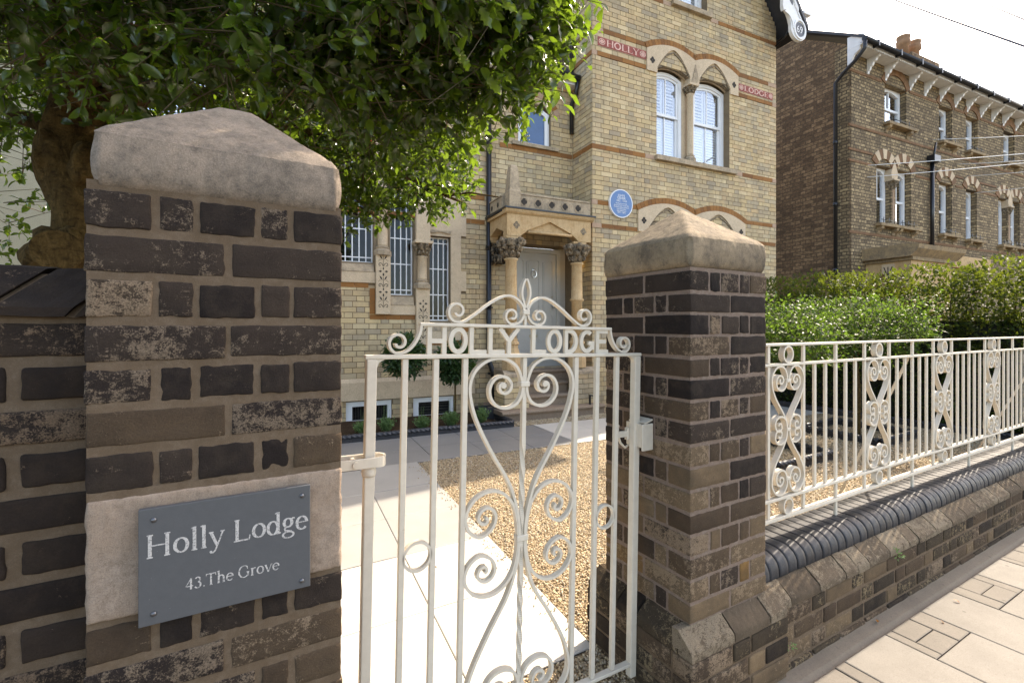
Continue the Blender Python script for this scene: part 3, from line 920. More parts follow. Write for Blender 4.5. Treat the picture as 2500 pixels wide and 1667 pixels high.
# ------------------------------------------------------------------ left boundary wall
lw = thing('boundary_wall', 'high dark brown brick wall with sloping brick coping, left of the name-sign pier', 'wall', (-1.5, 1.4, 0))
WX0 = -2.6
MB().box(WX0, LX0+.002, 1.256, 1.50, 0, 1.44).build('mortar_core', M['mortar'], lw)
rows = []; z = 1.428
while z > .05: rows.append((max(0, z-.0845), z)); z -= .0845
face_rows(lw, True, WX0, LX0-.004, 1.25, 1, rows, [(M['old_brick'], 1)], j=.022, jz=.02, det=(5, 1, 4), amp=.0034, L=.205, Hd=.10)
def left_coping():
    a = WX0; k = 0
    while a < LX0-.02:
        b = min(a+.128, LX0-.003)
        poly = [(1.236, 1.432), (1.238, 1.45), (1.262, 1.472), (1.335, 1.535), (1.40, 1.545), (1.52, 1.53), (1.52, 1.432)]
        sh = .055
        n = 5; vs = []; fs = []; m_ = len(poly)
        for i in range(n+1):
            s = a + (b-a-.016)*i/n
            for (yy, zz) in poly:
                q = Vector((s + (zz-1.432)*.75, yy, zz))
                q += mnoise.noise_vector(q*26)*.004
                vs.append((min(q.x, LX0-.002), q.y, q.z))
        for i in range(n):
            for q in range(m_):
                q2 = (q+1) % m_
                fs.append((i*m_+q, (i+1)*m_+q, (i+1)*m_+q2, i*m_+q2))
        fs += [tuple(range(m_)), tuple(n*m_+q for q in range(m_))[::-1]]
        me = bpy.data.meshes.new('coping_brick'); me.from_pydata(vs, [], fs)
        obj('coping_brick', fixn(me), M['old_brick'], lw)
        a = b; k += 1
left_coping()
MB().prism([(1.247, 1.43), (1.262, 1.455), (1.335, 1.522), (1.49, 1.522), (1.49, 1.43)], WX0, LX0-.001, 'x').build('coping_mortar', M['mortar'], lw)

# ------------------------------------------------------------------ low front wall
fw = thing('boundary_wall', 'low brick front wall with blue bullnose coping under the railings', 'wall', (4.5, 1.3, 0))
FX0, FX1 = RX1+.003, 7.4
MB().box(FX0, FX1, 1.1335, 1.40, 0, .27).build('mortar_core', M['mortar'], fw)
_pf = [(1.1925, .27), (1.1925, .366)] + [(1.1925+.069-.069*math.cos(math.pi/2*k/8), .366+.069*math.sin(math.pi/2*k/8)) for k in range(1, 9)] + [(1.398, .435), (1.398, .27)]
MB().prism(_pf, FX0, FX1, 'x').build('coping_mortar', M['dark_joint'], fw)
face_rows(fw, True, RX1+pj+.004, FX1, 1.13, 1, [(.184, .259), (.108, .184), (.032, .108)], [(M['wall_brick'], 6), (M['pier_brick_pale'], 3), (M['pier_brick_buff'], 1)], L=.222, Hd=.112, jz=.014, amp=.0026)
face_rows(fw, True, RX1+pj+.004, FX1, 1.122, 1, [(-.03, .030)], [(M['wall_brick'], 1), (M['pier_brick_pale'], 1)], L=.222, Hd=.222, jz=.006)
bevel_run(fw, True, RX1+.004, FX1, 1.124, 1, .262, .290, .345, .066, .10, M['bevel_brick'], L=.213, first=.12)
# bullnose coping bricks, a few meshes shared
def bullnose(seed):
    L = .0635; y0, y1, z0, z1, r_ = 0, .215, 0, .094, .072
    prof = [(y0+.004, z0), (y0, z0+.004), (y0, z1-r_)]
    for k in range(1, 11):
        a = math.pi/2*k/11
        prof.append((y0+r_-r_*math.cos(a), z1-r_+r_*math.sin(a)))
    prof += [(y0+r_, z1), (y0+.10, z1), (y0+.16, z1), (y1, z1), (y1, z0)]
    vs = []; fs = []; m_ = len(prof)
    xs = [0, L*.25, L/2, L*.75, L]
    for i, X in enumerate(xs):
        s = 0
        for (yy, zz) in prof:
            cy, cz = (y0+y1)/2, (z0+z1)/2
            q = Vector((X, yy + (s if yy < cy else -s), zz - (s if zz > cz else -s)))
            q += mnoise.noise_vector(q*40+Vector((seed*11, 0, 0)))*.0008
            vs.append(tuple(q))
    for i in range(4):
        for q in range(m_):
            q2 = (q+1) % m_
            fs.append((i*m_+q, (i+1)*m_+q, (i+1)*m_+q2, i*m_+q2))
    fs += [tuple(range(m_)), tuple(4*m_+q for q in range(m_))[::-1]]
    me = bpy.data.meshes.new('bullnose_brick'); me.from_pydata(vs, [], fs)
    me.polygons.foreach_set('use_smooth', [True]*(len(fs)-2)+[False, False])
    fixn(me); me.materials.append(M['blue_brick'])
    return me
bm_ = [bullnose(s) for s in range(5)]
X = FX0+.004; k = 0
while X < FX1-.05:
    o = obj('bullnose_brick', bm_[k % 5], None, fw, loc=(X, 1.189+rng.uniform(-.0015, .0015), .3445+rng.uniform(-.001, .001)))
    X += .0678; k += 1

# ------------------------------------------------------------------ lettering built from pen strokes
def arc(cx, cy, rx, ry, a0, a1, n=18):
    return [(cx+rx*math.cos(R(a0+(a1-a0)*k/n)), cy+ry*math.sin(R(a0+(a1-a0)*k/n))) for k in range(n+1)]
def stroke(mb, pts, wf, org, sc, y0, y1, closed=False, mir=1):
    """flat ribbon of varying width in the x-z plane, raised from y1 (back) to y0 (front)"""
    n = len(pts); L = []; Rr = []
    for i, p in enumerate(pts):
        a = pts[(i-1) % n] if (closed or i > 0) else p
        b = pts[(i+1) % n] if (closed or i < n-1) else p
        tx, ty = b[0]-a[0], b[1]-a[1]
        l = math.hypot(tx, ty) or 1
        tx, ty = tx/l, ty/l
        h = wf(tx, ty)/2
        L.append((p[0]-ty*h, p[1]+tx*h)); Rr.append((p[0]+ty*h, p[1]-tx*h))
    vs = []; fs = []
    for (q, s) in zip(L, Rr):
        for (e, yy) in ((q, y0), (s, y0), (s, y1), (q, y1)):
            vs.append((org[0]+e[0]*sc, yy, org[1]+e[1]*sc))
    m = n if closed else n-1
    for i in range(m):
        j = (i+1) % n
        for k in range(4):
            k2 = (k+1) % 4
            fs.append((i*4+k, i*4+k2, j*4+k2, j*4+k))
    if not closed: fs += [(3, 2, 1, 0), ((n-1)*4, (n-1)*4+1, (n-1)*4+2, (n-1)*4+3)]
    mb.add(vs, fs)
def nib(thick, thin): return lambda tx, ty: thin + (thick-thin)*abs(ty)**1.4
def const(w): return lambda tx, ty: w
VW = .088
def serif_glyph(ch):
    """(strokes, advance): each stroke is (points, closed, width or None for the pen's own)"""
    V = lambda x, a, b: ([(x, a), (x, b)], False, VW)
    Hh = lambda a, b, y, w=.034: ([(a, y), (b, y)], False, w)
    sf = lambda x, y, l=.085: Hh(x-l, x+l, y)
    G = {
     'H': ([V(.14, 0, .66), V(.62, 0, .66), Hh(.14, .62, .345)] + [sf(a, b) for a in (.14, .62) for b in (.015, .648)], .76),
     'o': ([(arc(.255, .225, .18, .205, 0, 360, 28)[:-1], True, None)], .50),
     'l': ([V(.14, 0, .69), sf(.14, .015), ([(.04, .655), (.14, .675)], False, .034)], .28),
     'y': ([([(.07, .43), (.26, .02)], False, .078), ([(.44, .43), (.27, .02), (.20, -.13), (.13, -.185), (.06, -.175)], False, .04), sf(.08, .425, .075), sf(.43, .425, .07), (arc(.07, -.155, .02, .02, 0, 360, 8)[:-1], True, .04)], .50),
     'L': ([V(.14, 0, .66), Hh(.14, .52, .018, .04), ([(.525, 0), (.55, .15)], False, .034), sf(.14, .648), sf(.12, .015)], .59),
     'd': ([(arc(.22, .215, .165, .205, 0, 360, 28)[:-1], True, None), V(.395, 0, .69), ([(.29, .655), (.395, .675)], False, .034), ([(.395, .02), (.49, .03)], False, .034)], .52),
     'g': ([(arc(.215, .30, .135, .135, 0, 360, 24)[:-1], True, None), (arc(.225, -.085, .185, .095, 0, 360, 24)[:-1], True, nib(.062, .036)), ([(.15, .17), (.10, .11), (.12, .06), (.22, .035), (.34, .01)], False, .05), ([(.32, .38), (.38, .43), (.45, .42)], False, .042)], .47),
     'e': ([(arc(.235, .22, .175, .205, 5, 318, 26), False, None), Hh(.06, .405, .25, .034)], .45),
     '4': ([V(.32, 0, .60), ([(.32, .60), (.05, .19)], False, .036), Hh(.04, .44, .175, .042)], .48),
     '3': ([(arc(.20, .455, .13, .14, 150, -80, 16), False, None), (arc(.20, .165, .16, .165, 85, -150, 18), False, None)], .46),
     'T': ([V(.30, 0, .66), Hh(.04, .56, .635, .042), sf(.30, .015), ([(.045, .64), (.03, .50)], False, .034), ([(.555, .64), (.57, .50)], False, .034)], .60),
     'h': ([V(.13, 0, .69), V(.41, 0, .28), (arc(.27, .27, .14, .155, 180, 0, 14), False, nib(.08, .045)), sf(.13, .015, .07), sf(.41, .015, .07), ([(.03, .655), (.13, .675)], False, .034)], .53),
     'G': ([(arc(.36, .33, .29, .335, 48, 325, 30), False, None), V(.60, .06, .29), sf(.59, .285, .09), ([(.555, .58), (.575, .45)], False, .034)], .72),
     'r': ([V(.13, 0, .43), sf(.13, .015, .08), ([(.04, .405), (.13, .425)], False, .034), (arc(.27, .29, .14, .13, 175, 65, 8), False, nib(.07, .05))], .36),
     'v': ([([(.07, .43), (.25, .01)], False, .076), ([(.43, .43), (.25, .01)], False, .036), sf(.08, .425, .075), sf(.42, .425, .07)], .48),
     '.': ([(arc(.08, .03, .018, .018, 0, 360, 8)[:-1], True, .035)], .17),
     ' ': ([], .24),
     'O': ([(arc(.36, .33, .28, .32, 0, 360, 30)[:-1], True, None)], .74),
     'D': ([V(.14, 0, .66), (arc(.22, .33, .36, .315, 90, -90, 22), False, None), Hh(.14, .24, .645), Hh(.14, .24, .015), sf(.10, .648, .06), sf(.10, .015, .06)], .68),
     'E': ([V(.14, 0, .66), Hh(.14, .50, .643, .04), Hh(.14, .52, .018, .04), Hh(.14, .40, .345), ([(.495, .65), (.505, .52)], False, .034), ([(.52, .01), (.545, .15)], False, .034), sf(.11, .648, .06), sf(.11, .015, .06)], .60),
     'Y': ([([(.05, .65), (.31, .30)], False, .085), ([(.58, .65), (.33, .30)], False, .045), V(.32, 0, .32), sf(.32, .015), sf(.06, .648, .08), sf(.57, .648, .07)], .64),
    }
    return G[ch]
def serif_text(text, x0, x1, zbase, scale, y0, y1, thick=.088, thin=.034, slope=0.0):
    """list of (char, MB); fitted between x0 and x1"""
    adv = [serif_glyph(c)[1] for c in text]
    tot = sum(adv)*scale
    k = (x1-x0)/tot
    out = []; cx = x0
    for c, a in zip(text, adv):
        st, _ = serif_glyph(c)
        if st:
            mb = MB()
            for i_, (pts, closed, wd) in enumerate(st):
                wf = wd if callable(wd) else (nib(thick, thin) if wd is None else const(wd))
                yy = y0 + i_*.00004
                stroke(mb, [(p[0]*k, p[1]) for p in pts], wf, (cx, zbase + (cx-x0)*slope), scale, yy, y1, closed)
            out.append((c, mb))
        cx += a*scale*k
    return out

# ------------------------------------------------------------------ slate name sign on the left pier
sg = thing('name_sign', 'dark slate sign lettered Holly Lodge, 43 The Grove, screwed to the pier stone', 'sign', (-.028, 1.147, .945))
SX0, SX1, SZ0, SZ1, SY = -.181, .124, .834, 1.060, 1.138
MB().bevbox(SX0, SX1, SY, SY+.012, SZ0, SZ1, .0012).build('slate_panel', M['slate'], sg)
for c_, mb in serif_text('Holly Lodge', -.171, .119, .964, .068, SY-.0006, SY+.001): mb.build('letter', M['lettering'], sg)
for c_, mb in serif_text('43.The Grove', -.107, .062, .887, .036, SY-.0006, SY+.001, .08, .036): mb.build('letter', M['lettering'], sg)
for (a, b) in ((-.157, 1.037), (.107, 1.038), (-.157, .855), (.107, .850)):
    MB().lathe([(.0048, 0), (.0046, .0015), (.003, .0026), (.0008, .003)], (0, 0), 12).build('screw', M['screw'], sg, loc=(a, SY-.0002, b)).rotation_euler = (R(90), 0, 0)

# ------------------------------------------------------------------ gate
GY = 1.38
gate = thing('garden_gate', 'cream wrought iron gate with scrolls and the name Holly Lodge', 'gate', (.798, GY, 0), world=False)
gate.rotation_euler = (0, R(1.19), 0)
gp = M['gate_paint']
BD = .010           # half depth of scroll bars
def gbuild(mb, nm): return mb.build(nm, gp, gate)
gbuild(MB().bevbox(-.532, .532, -.013, .013, 1.309, 1.322, .0025), 'top_rail')
gbuild(MB().bevbox(-.500, .500, -.013, .013, .104, .117, .0025), 'bottom_rail')
for s in (-1, 1):
    gbuild(MB().bevbox(s*.513-.0145, s*.513+.0145, -.0145, .0145, .03 if s < 0 else .06, 1.3085, .003), 'post')
    mb = MB()   # web where post and rail meet
    mb.prism([(s*.4985, 1.3085), (s*.4985, 1.283), (s*.492, 1.300), (s*.475, 1.3085)], -.009, .009, 'y'); gbuild(mb, 'corner_gusset')
bar = MB().bevbox(-.009, .009, -.008, .008, .1175, 1.3085, .002).mesh('bar'); bar.materials.append(gp)
for s in (-1, 1):
    for a in (.414, .317, .219): obj('bar', bar, None, gate, loc=(s*a, 0, 0))
# twisted centre bar
mb = MB(); vs = []; fs = []; n = 160; hw = .0075
def tw(z):
    a = 0
    for (z0, z1, turns) in ((1.02, .60, 2.5), (.56, .24, 2.5)):
        t_ = min(1, max(0, (z0-z)/(z0-z1))); a += turns*180*t_
    return R(a)
for i in range(n+1):
    z = 1.3085 - (1.3085-.1175)*i/n; a = tw(z)
    for k in range(4):
        q = a + math.pi/4 + k*math.pi/2
        vs.append((hw*1.414*math.cos(q), hw*1.414*math.sin(q), z))
for i in range(n):
    for k in range(4): fs.append((i*4+k, (i+1)*4+k, (i+1)*4+(k+1) % 4, i*4+(k+1) % 4))
mb.add(vs, fs); gbuild(mb, 'twisted_bar')
def mirror(path, sx=1, zc=None, zk=1.0): return [(p[0]*sx, (zc-(p[1]-zc)*zk) if zc is not None else p[1]) for p in path]
heart_out = cat([(-.009, 1.212), (-.013, 1.238), (-.032, 1.278), (-.066, 1.301), (-.106, 1.3075), (-.150, 1.296), (-.186, 1.266), (-.203, 1.222), (-.197, 1.165), (-.172, 1.095), (-.117, .994), (-.056, .896), (-.026, .815), (-.013, .75), (-.012, .70)], 6)
heart_in = spiral(-.080, 1.208, .0725, 8, .0725, -40, 8) + spiral(-.080, 1.208, .0725, -45, .030, -330, 30)[0:] + spiral(-.080, 1.2135, .030, -335, .009, -640, 26)
heart_in = [(-.008, 1.222)] + heart_in
mid_sc = cat([(-.014, .70), (-.020, .765), (-.038, .82), (-.075, .86), (-.125, .874), (-.178, .855), (-.2095, .806), (-.197, .757), (-.157, .731), (-.116, .75), (-.101, .783), (-.110, .810), (-.133, .822), (-.156, .812), (-.164, .793), (-.154, .774), (-.137, .772), (-.131, .785), (-.139, .792)], 6)
for sx in (1, -1):
    gbuild(MB().ribbon(mirror(heart_out, sx), .0096, -BD, BD), 'heart_scroll')
    gbuild(MB().ribbon(mirror(heart_in, sx), .0096, -BD, BD), 'inner_scroll')
    gbuild(MB().ribbon(mirror(mid_sc, sx), .0096, -BD+.001, BD-.001), 'side_scroll')
    gbuild(MB().ribbon(mirror(mid_sc, sx, .70, .95), .0096, -BD+.001, BD-.001), 'side_scroll')
    gbuild(MB().ribbon(mirror(heart_out, sx, .70, .958), .0096, -BD, BD), 'heart_scroll')
    gbuild(MB().ribbon(mirror(heart_in, sx, .70, .958), .0096, -BD, BD), 'inner_scroll')
    # solid eyes of the scrolls
    gbuild(MB().disc((sx*-.0815, 1.2165), .0096, -BD-.001, BD+.001, 14), 'scroll_eye')
for z, hwid, hh in ((1.219, .018, .009), (.70, .0225, .010), (.205, .018, .009)):
    gbuild(MB().bevbox(-hwid, hwid, -.0135, .0135, z-hh, z+hh, .003), 'collar')
for sx, z in ((-1, .714), (1, .706)):
    gbuild(MB().ribbon(spiral(sx*.3655, z, .0425, 0, .0425, 360, 40)[:-1], .008, -.008, .008, True), 'ring')
# lettered cresting
gbuild(MB().bevbox(-.372, .379, -.012, .012, 1.408, 1.4185, .002), 'letter_rail')
side = cat([(-.3665, 1.412), (-.372, 1.385), (-.385, 1.358), (-.404, 1.337), (-.424, 1.3275), (-.445, 1.327)], 6) + spiral(-.4355, 1.3575, .0318, -110, .010, -520, 40)
for sx in (1, -1): gbuild(MB().ribbon([(p[0] if sx > 0 else -p[0]+.007, p[1]) for p in side], .008, -.011, .011), 'side_crest_scroll')
sw = list(reversed(spiral(-.2505, 1.4565, .0335, 250, .009, 250-400, 40))) 
sw = sw + cat([(-.252, 1.4235), (-.228, 1.4255), (-.19, 1.449), (-.145, 1.482), (-.10, 1.508), (-.065, 1.516), (-.034, 1.505), (-.013, 1.484), (-.006, 1.462)], 6)
ins = cat([(-.006, 1.462), (-.012, 1.443), (-.026, 1.427), (-.046, 1.4215)], 6) + spiral(-.0535, 1.4495, .0285, -95, .008, -480, 36)
for sx in (1, -1):
    gbuild(MB().ribbon(mirror(sw, sx), .0075, -.010, .010), 'crest_scroll')
    gbuild(MB().ribbon(mirror(ins, sx), .0075, -.010, .010), 'inner_crest_scroll')
    gbuild(MB().ribbon(mirror(cat([(.001, 1.462), (-.003, 1.480), (-.012, 1.505), (-.0165, 1.527), (-.013, 1.552), (-.003, 1.576)], 6), sx), .007, -.009, .009), 'finial_leaf')
gbuild(MB().bevbox(-.0135, .0135, -.013, .013, 1.454, 1.472, .003), 'collar')
gbuild(MB().bevbox(-.005, .005, -.006, .006, 1.4187, 1.4535, .001), 'stem')
# letters HOLLY LODGE
LW = .0142; ZA, ZB = 1.3225, 1.4078
def gl(parts):
    mb = MB()
    for i_, p in enumerate(parts):
        pts, closed = p if isinstance(p, tuple) and isinstance(p[1], bool) else (p, False)
        stroke(mb, pts, const(LW), (0, 0), 1, -.006-i_*.0002, .005+i_*.0002, closed)
    gbuild(mb, 'letter')
h = LW/2; zc = (ZA+ZB)/2; rz = (ZB-ZA)/2-h
V2 = lambda x: [(x, ZA), (x, ZB)]
def oval(x0, x1): return (arc((x0+x1)/2, zc, (x1-x0)/2-h, rz, 0, 360, 32)[:-1], True)
gl([V2(-.347+h), V2(-.285-h), [(-.347+h, zc-.002), (-.285-h, zc-.002)]])
gl([oval(-.2775, -.213)])
gl([V2(-.207+h), [(-.207+h, ZA+h*.75), (-.146, ZA+h*.75)]])
gl([V2(-.139+h), [(-.139+h, ZA+h*.75), (-.079, ZA+h*.75)]])
gl([[(-.098, ZB), (-.062, zc)], [(-.026, ZB), (-.062, zc)], [(-.062, ZA), (-.062, zc+.004)]])
gl([V2(.027+h), [(.027+h, ZA+h*.75), (.086, ZA+h*.75)]])
gl([oval(.089, .154)])
gl([V2(.165+h), [(.165+h, ZB-h*.8)] + arc(.188, zc, .0285, rz+.0015, 90, -90, 16) + [(.165+h, ZA+h*.8)]])
gl([arc(.2655, zc, .0255, rz, 50, 320, 24) + [(.291, zc-.012)], [(.2915, zc-.030), (.2915, zc-.004)], [(.273, zc-.006), (.299, zc-.006)]])
gl([V2(.308+h), [(.308+h, ZB-h*.75), (.364, ZB-h*.75)], [(.308+h, ZA+h*.75), (.366, ZA+h*.75)], [(.308+h, zc), (.354, zc)]])
# hinge strap and latch
mb = MB().bevbox(-.601, -.494, -.030, -.0235, 1.004, 1.033, .002).bevbox(-.601, -.494, .0235, .030, 1.004, 1.033, .002)
mb.prism([(-.496, -.030)] + [(-.496+.030*math.cos(R(a)), .030*math.sin(R(a))) for a in range(-75, 76, 15)] + [(-.496, .030), (-.496, .0235)] + [(-.496+.0235*math.cos(R(a)), .0235*math.sin(R(a))) for a in range(75, -76, -15)] + [(-.496, -.0235)], 1.004, 1.033, 'z')
gbuild(mb, 'hinge_strap')
gbuild(MB().disc((-.556, 1.018), .0085, -.035, .033, 14), 'hinge_bolt')
gbuild(MB().lathe([(.019, .975), (.0205, .982), (.0205, .992), (.017, .999)], (-.513, 0), 18), 'hinge_collar')
mb = MB().bevbox(.425, .545, .016, .026, .990, 1.014, .002).bevbox(.489, .513, .0145, .031, .978, 1.026, .002)
gbuild(mb, 'latch_bar')
mb = MB().tube([(.447, .028, 1.03), (.452, .03, 1.0), (.468, .03, .965), (.492, .03, .945), (.52, .03, .958), (.532, .03, 1.0)], [.008, .0055, .005, .005, .005, .005], 8)
mb.lathe([(.004, 1.026), (.010, 1.031), (.010, 1.038), (.004, 1.043)], (.446, .028), 10)
gbuild(mb, 'latch_handle')
kp = thing('latch_keeper', 'cream metal latch keeper box fixed to the inner face of the right pier', 'latch keeper', (1.37, 1.39, .93))
mb = MB().bevbox(1.330, 1.3885, 1.336, 1.343, .932, 1.036, .003).bevbox(1.330, 1.338, 1.3435, 1.425, .945, 1.036, .002)
mb.prism([(1.347, 1.034), (1.3885, 1.046), (1.3885, 1.052), (1.343, 1.040)], 1.34, 1.425, 'y')
mb.build('keeper_plate', gp, kp)

# ------------------------------------------------------------------ railings on the low wall
RY = 1.31
rl = thing('railing', 'long cream wrought iron railing with heart scrolls along the low front wall', 'railing', (4.5, RY, .438))
def rbuild(mb, nm): return mb.build(nm, gp, rl)
RXe = 7.2
for z0, z1 in ((1.325, 1.337), (1.231, 1.243), (.607, .621), (.514, .530)):
    rbuild(MB().bevbox(RX1+.002, RXe, RY-.014, RY+.014, z0, z1, .002), 'rail')
def rbar(z0, z1):
    me = MB().bevbox(-.0095, .0095, -.006, .006, z0, z1, .0018).mesh('bar'); me.materials.append(gp); return me
short = [rbar(.6212, 1.2308)]; upper = rbar(1.2432, 1.3248); low = rbar(.5302, .6068); foot = rbar(.437, .5138)
qh = spiral(-.060, 1.160, .046, 12, .046, -60, 8) + spiral(-.060, 1.160, .046, -66, .020, -330, 22) + spiral(-.059, 1.163, .020, -336, .007, -600, 16)
qo = cat([(-.007, 1.160), (-.012, 1.190), (-.032, 1.220), (-.066, 1.2295), (-.103, 1.216), (-.1285, 1.178), (-.124, 1.128), (-.096, 1.075), (-.050, 1.020), (-.018, .972), (-.009, .93)], 6)
qc = cat([(-.010, .93), (-.013, .960), (-.030, .985), (-.062, .9945), (-.094, .982), (-.104, .958), (-.094, .935), (-.070, .927), (-.054, .942), (-.058, .960), (-.074, .963), (-.078, .952)], 6)
def mesh_ribbon(path, nm):
    me = MB().ribbon(path, .0088, -.013, .013).mesh(nm); me.materials.append(gp); return me
H_m = []
for sx in (1, -1):
    for zk in (None, .93):
        for nm, pth in (('heart_scroll', qo), ('inner_scroll', qh), ('centre_scroll', qc)):
            H_m.append((nm, mesh_ribbon(mirror(pth, sx, zk), nm)))
ring_t = mesh_ribbon(spiral(0, 1.284, .0375, 0, .0375, 360, 30), 'ring'); ring_b = mesh_ribbon(spiral(0, .5685, .036, 0, .036, 360, 30), 'ring')
col_m = [MB().bevbox(-.015, .015, -.015, .015, z-.008, z+.008, .003).mesh('collar') for z in (1.160, .93, .70)]
for c_ in col_m: c_.materials.append(gp)
per = .8785
for k in range(6):
    xc = 2.232 + per*k
    if xc > RXe: break
    for nm, me in H_m: obj(nm, me, None, rl, loc=(xc, RY, 0))
    for me in (ring_t, ring_b): obj('ring', me, None, rl, loc=(xc, RY, 0))
    for me in col_m: obj('collar', me, None, rl, loc=(xc, RY, 0))
    for i in range(8):
        xb = xc + .1425 + (per-.285)*i/6 if i < 7 else xc-.1425
        if i == 7 and k > 0: continue
        if xb > RXe-.01: continue
        obj('bar', short[0], None, rl, loc=(xb, RY, 0))
        if i in (0, 3, 6, 7):
            obj('bar', upper, None, rl, loc=(xb, RY, 0)); obj('bar', low, None, rl, loc=(xb, RY, 0))
        if i == 3: obj('bar', foot, None, rl, loc=(xb, RY, 0))
for xb in (3.555, 6.19):
    rbuild(MB().tube([(xb, RY+.02, 1.235), (xb+.02, RY+.05, 1.17), (xb+.24, RY+.55, .12), (xb+.27, RY+.62, 0)], .009, 6, smooth=False), 'brace')

# ------------------------------------------------------------------ the lodge
hs = thing('brick_house', 'yellow brick Victorian house with stone porch and twin arched bay windows', 'house', HB, HROT, world=False)
BW = 4.638          # width of the projecting bay
MV = .62            # plane of the recessed main wall
CR = .0818          # brick course
camv = None
def toHouse(p):
    c, s = math.cos(HROT), math.sin(HROT)
    dx, dy = p[0]-HB.x, p[1]-HB.y
    return (dx*c + dy*s, -dx*s + dy*c)
CU, CV = toHouse((0, 0))

def wall_holes(mb, a0, a1, z0, z1, holes, front, back, axis='v'):
    """wall slab (front..back) with rectangular holes; axis 'v': spans u; axis 'u': spans v at constant u"""
    A = sorted({a0, a1, *[min(max(q, a0), a1) for h_ in holes for q in h_[:2]]})
    Zs = sorted({z0, z1, *[min(max(q, z0), z1) for h_ in holes for q in h_[2:]]})
    for i in range(len(A)-1):
        for j in range(len(Zs)-1):
            ca, cz = (A[i]+A[i+1])/2, (Zs[j]+Zs[j+1])/2
            if any(h_[0] < ca < h_[1] and h_[2] < cz < h_[3] for h_ in holes): continue
            if axis == 'v': mb.box(A[i], A[i+1], front, back, Zs[j], Zs[j+1])
            else: mb.box(front, back, A[i], A[i+1], Zs[j], Zs[j+1])
BR = []       # every facing brick of the house: (size, centre, material)
def lay(a0, a1, z0, z1, holes, face, axis='v', L=.226, Hd=.109, j=.009, seed=0, sgn=-1, clip=None):
    r_ = random.Random(seed)
    nrow = int(round((z1-z0)/CR))
    for i in range(nrow):
        za = z0 + i*CR; zb = za + CR
        blocks = [(h_[0], h_[1]) for h_ in holes if h_[2] < (za+zb)/2 < h_[3]]
        a = a0; k = i
        if i % 2: 
            spans = [(a0, a0+.052)]; a = a0+.052+j
        else: spans = []
        if clip:
            lo, hi = clip((za+zb)/2)
        else: lo, hi = a0, a1
        while a < a1-.01:
            ln = L if k % 2 == 0 else Hd
            spans.append((a, min(a+ln, a1))); a += ln+j; k += 1
        for (s, e) in spans:
            s, e = max(s, lo), min(e, hi)
            if e-s < .02: continue
            pc = [(s, e)]
            for (b0, b1) in blocks:
                nx = []
                for (p, q) in pc:
                    if b1 <= p or b0 >= q: nx.append((p, q)); continue
                    if p < b0: nx.append((p, b0-.002))
                    if q > b1: nx.append((b1+.002, q))
                pc = nx
            for (p, q) in pc:
                if q-p < .018: continue
                pr = r_.uniform(.005, .009)
                if axis == 'v': BR.append((p, q, face-pr, face+.03, za+j/2, zb-j/2))
                else: BR.append((face-pr if sgn < 0 else face-.03, face+.03 if sgn < 0 else face+pr, p, q, za+j/2, zb-j/2))
def band(a0, a1, z0, z1, face, axis='v', n=None, mat=None, name='band_brick', holes=()):
    n = n or max(1, int((a1-a0)/.235))
    for i in range(n):
        p, q = a0+(a1-a0)*i/n + .003, a0+(a1-a0)*(i+1)/n - .003
        mb = MB()
        if axis == 'v': mb.box(p, q, face-.014, face+.02, z0, z1)
        else: mb.box(face-.014, face+.02, p, q, z0, z1)
        mb.build(name, mat or M['band_brick'], hs)

# --- openings
UPW = (1.40, 3.262, 4.545, 6.24)           # paired upper window of the bay
LOW = (1.20, 3.45, 1.30, 3.34)             # paired ground floor window
TOPW = (1.80, 2.66, 7.47, 9.0)             # gable window
bay_holes = [UPW, LOW, TOPW]
APEX = 10.9; EAVE = 7.75
def gable_lim(z):
    if z < EAVE: return (0, BW)
    t_ = (z-EAVE)/(APEX-EAVE)
    return (BW/2*t_, BW-BW/2*t_)
mb = MB(); wall_holes(mb, 0, BW, 0, EAVE, bay_holes, .0, .30); 
wall_holes(mb, 1.0, BW-1.0, EAVE, 9.05, [TOPW], .0, .30)
mb.prism([(0.0, EAVE), (1.0, EAVE), (1.0, 9.05), (.955, 9.05)], .0, .30, 'y'); mb.prism([(BW, EAVE), (BW-.955, 9.05), (BW-1.0, 9.05), (BW-1.0, EAVE)], .0, .30, 'y')
mb.prism([(.955, 9.05), (BW-.955, 9.05), (BW/2, APEX)], .0, .30, 'y')
mb.box(0, .30, .30, MV+.3, 0, EAVE); mb.box(BW-.3, BW, .30, 7, 0, EAVE)
mb.build('bay_wall', M['yellow_mortar'], hs)
lay(0, BW, 0, 9.9, bay_holes, .0, seed=1, clip=gable_lim)
lay(.0, MV, 0, EAVE, [], .0, axis='u', seed=2)
# main (stair) wall
SW = [(-4.20, -3.51, 2.385, 4.2), (-3.265, -2.905, 1.912, 3.6), (-2.652, -2.313, 1.520, 2.862)]
BWIN = [(-3.905, -3.243, .010, .312), (-2.912, -2.256, .010, .312)]
DOOR = (-1.20, -.02, .70, 2.86)
SMW = (-1.10, -.46, 4.60, 5.30)
main_holes = SW + BWIN + [DOOR, SMW]
MU0 = -5.4
mb = MB(); wall_holes(mb, MU0, 0, 0, 5.75, main_holes, MV, MV+.32); mb.box(MU0, MU0+.3, MV+.32, 7, 0, 5.75)
mb.build('stair_wall', M['yellow_mortar'], hs)
stone_zone = [(-4.6, -3.49, 2.08, 4.4), (-3.49, -2.88, 1.61, 4.4), (-2.88, -2.14, 1.21, 4.4), (-2.14, -2.05, 2.003, 2.322), (-5.4, -1.909, .33, .62), (-2.14, -2.05, 2.892, 3.2)]
lay(MU0, -.012, 0, 5.75, main_holes + stone_zone, MV, seed=3)
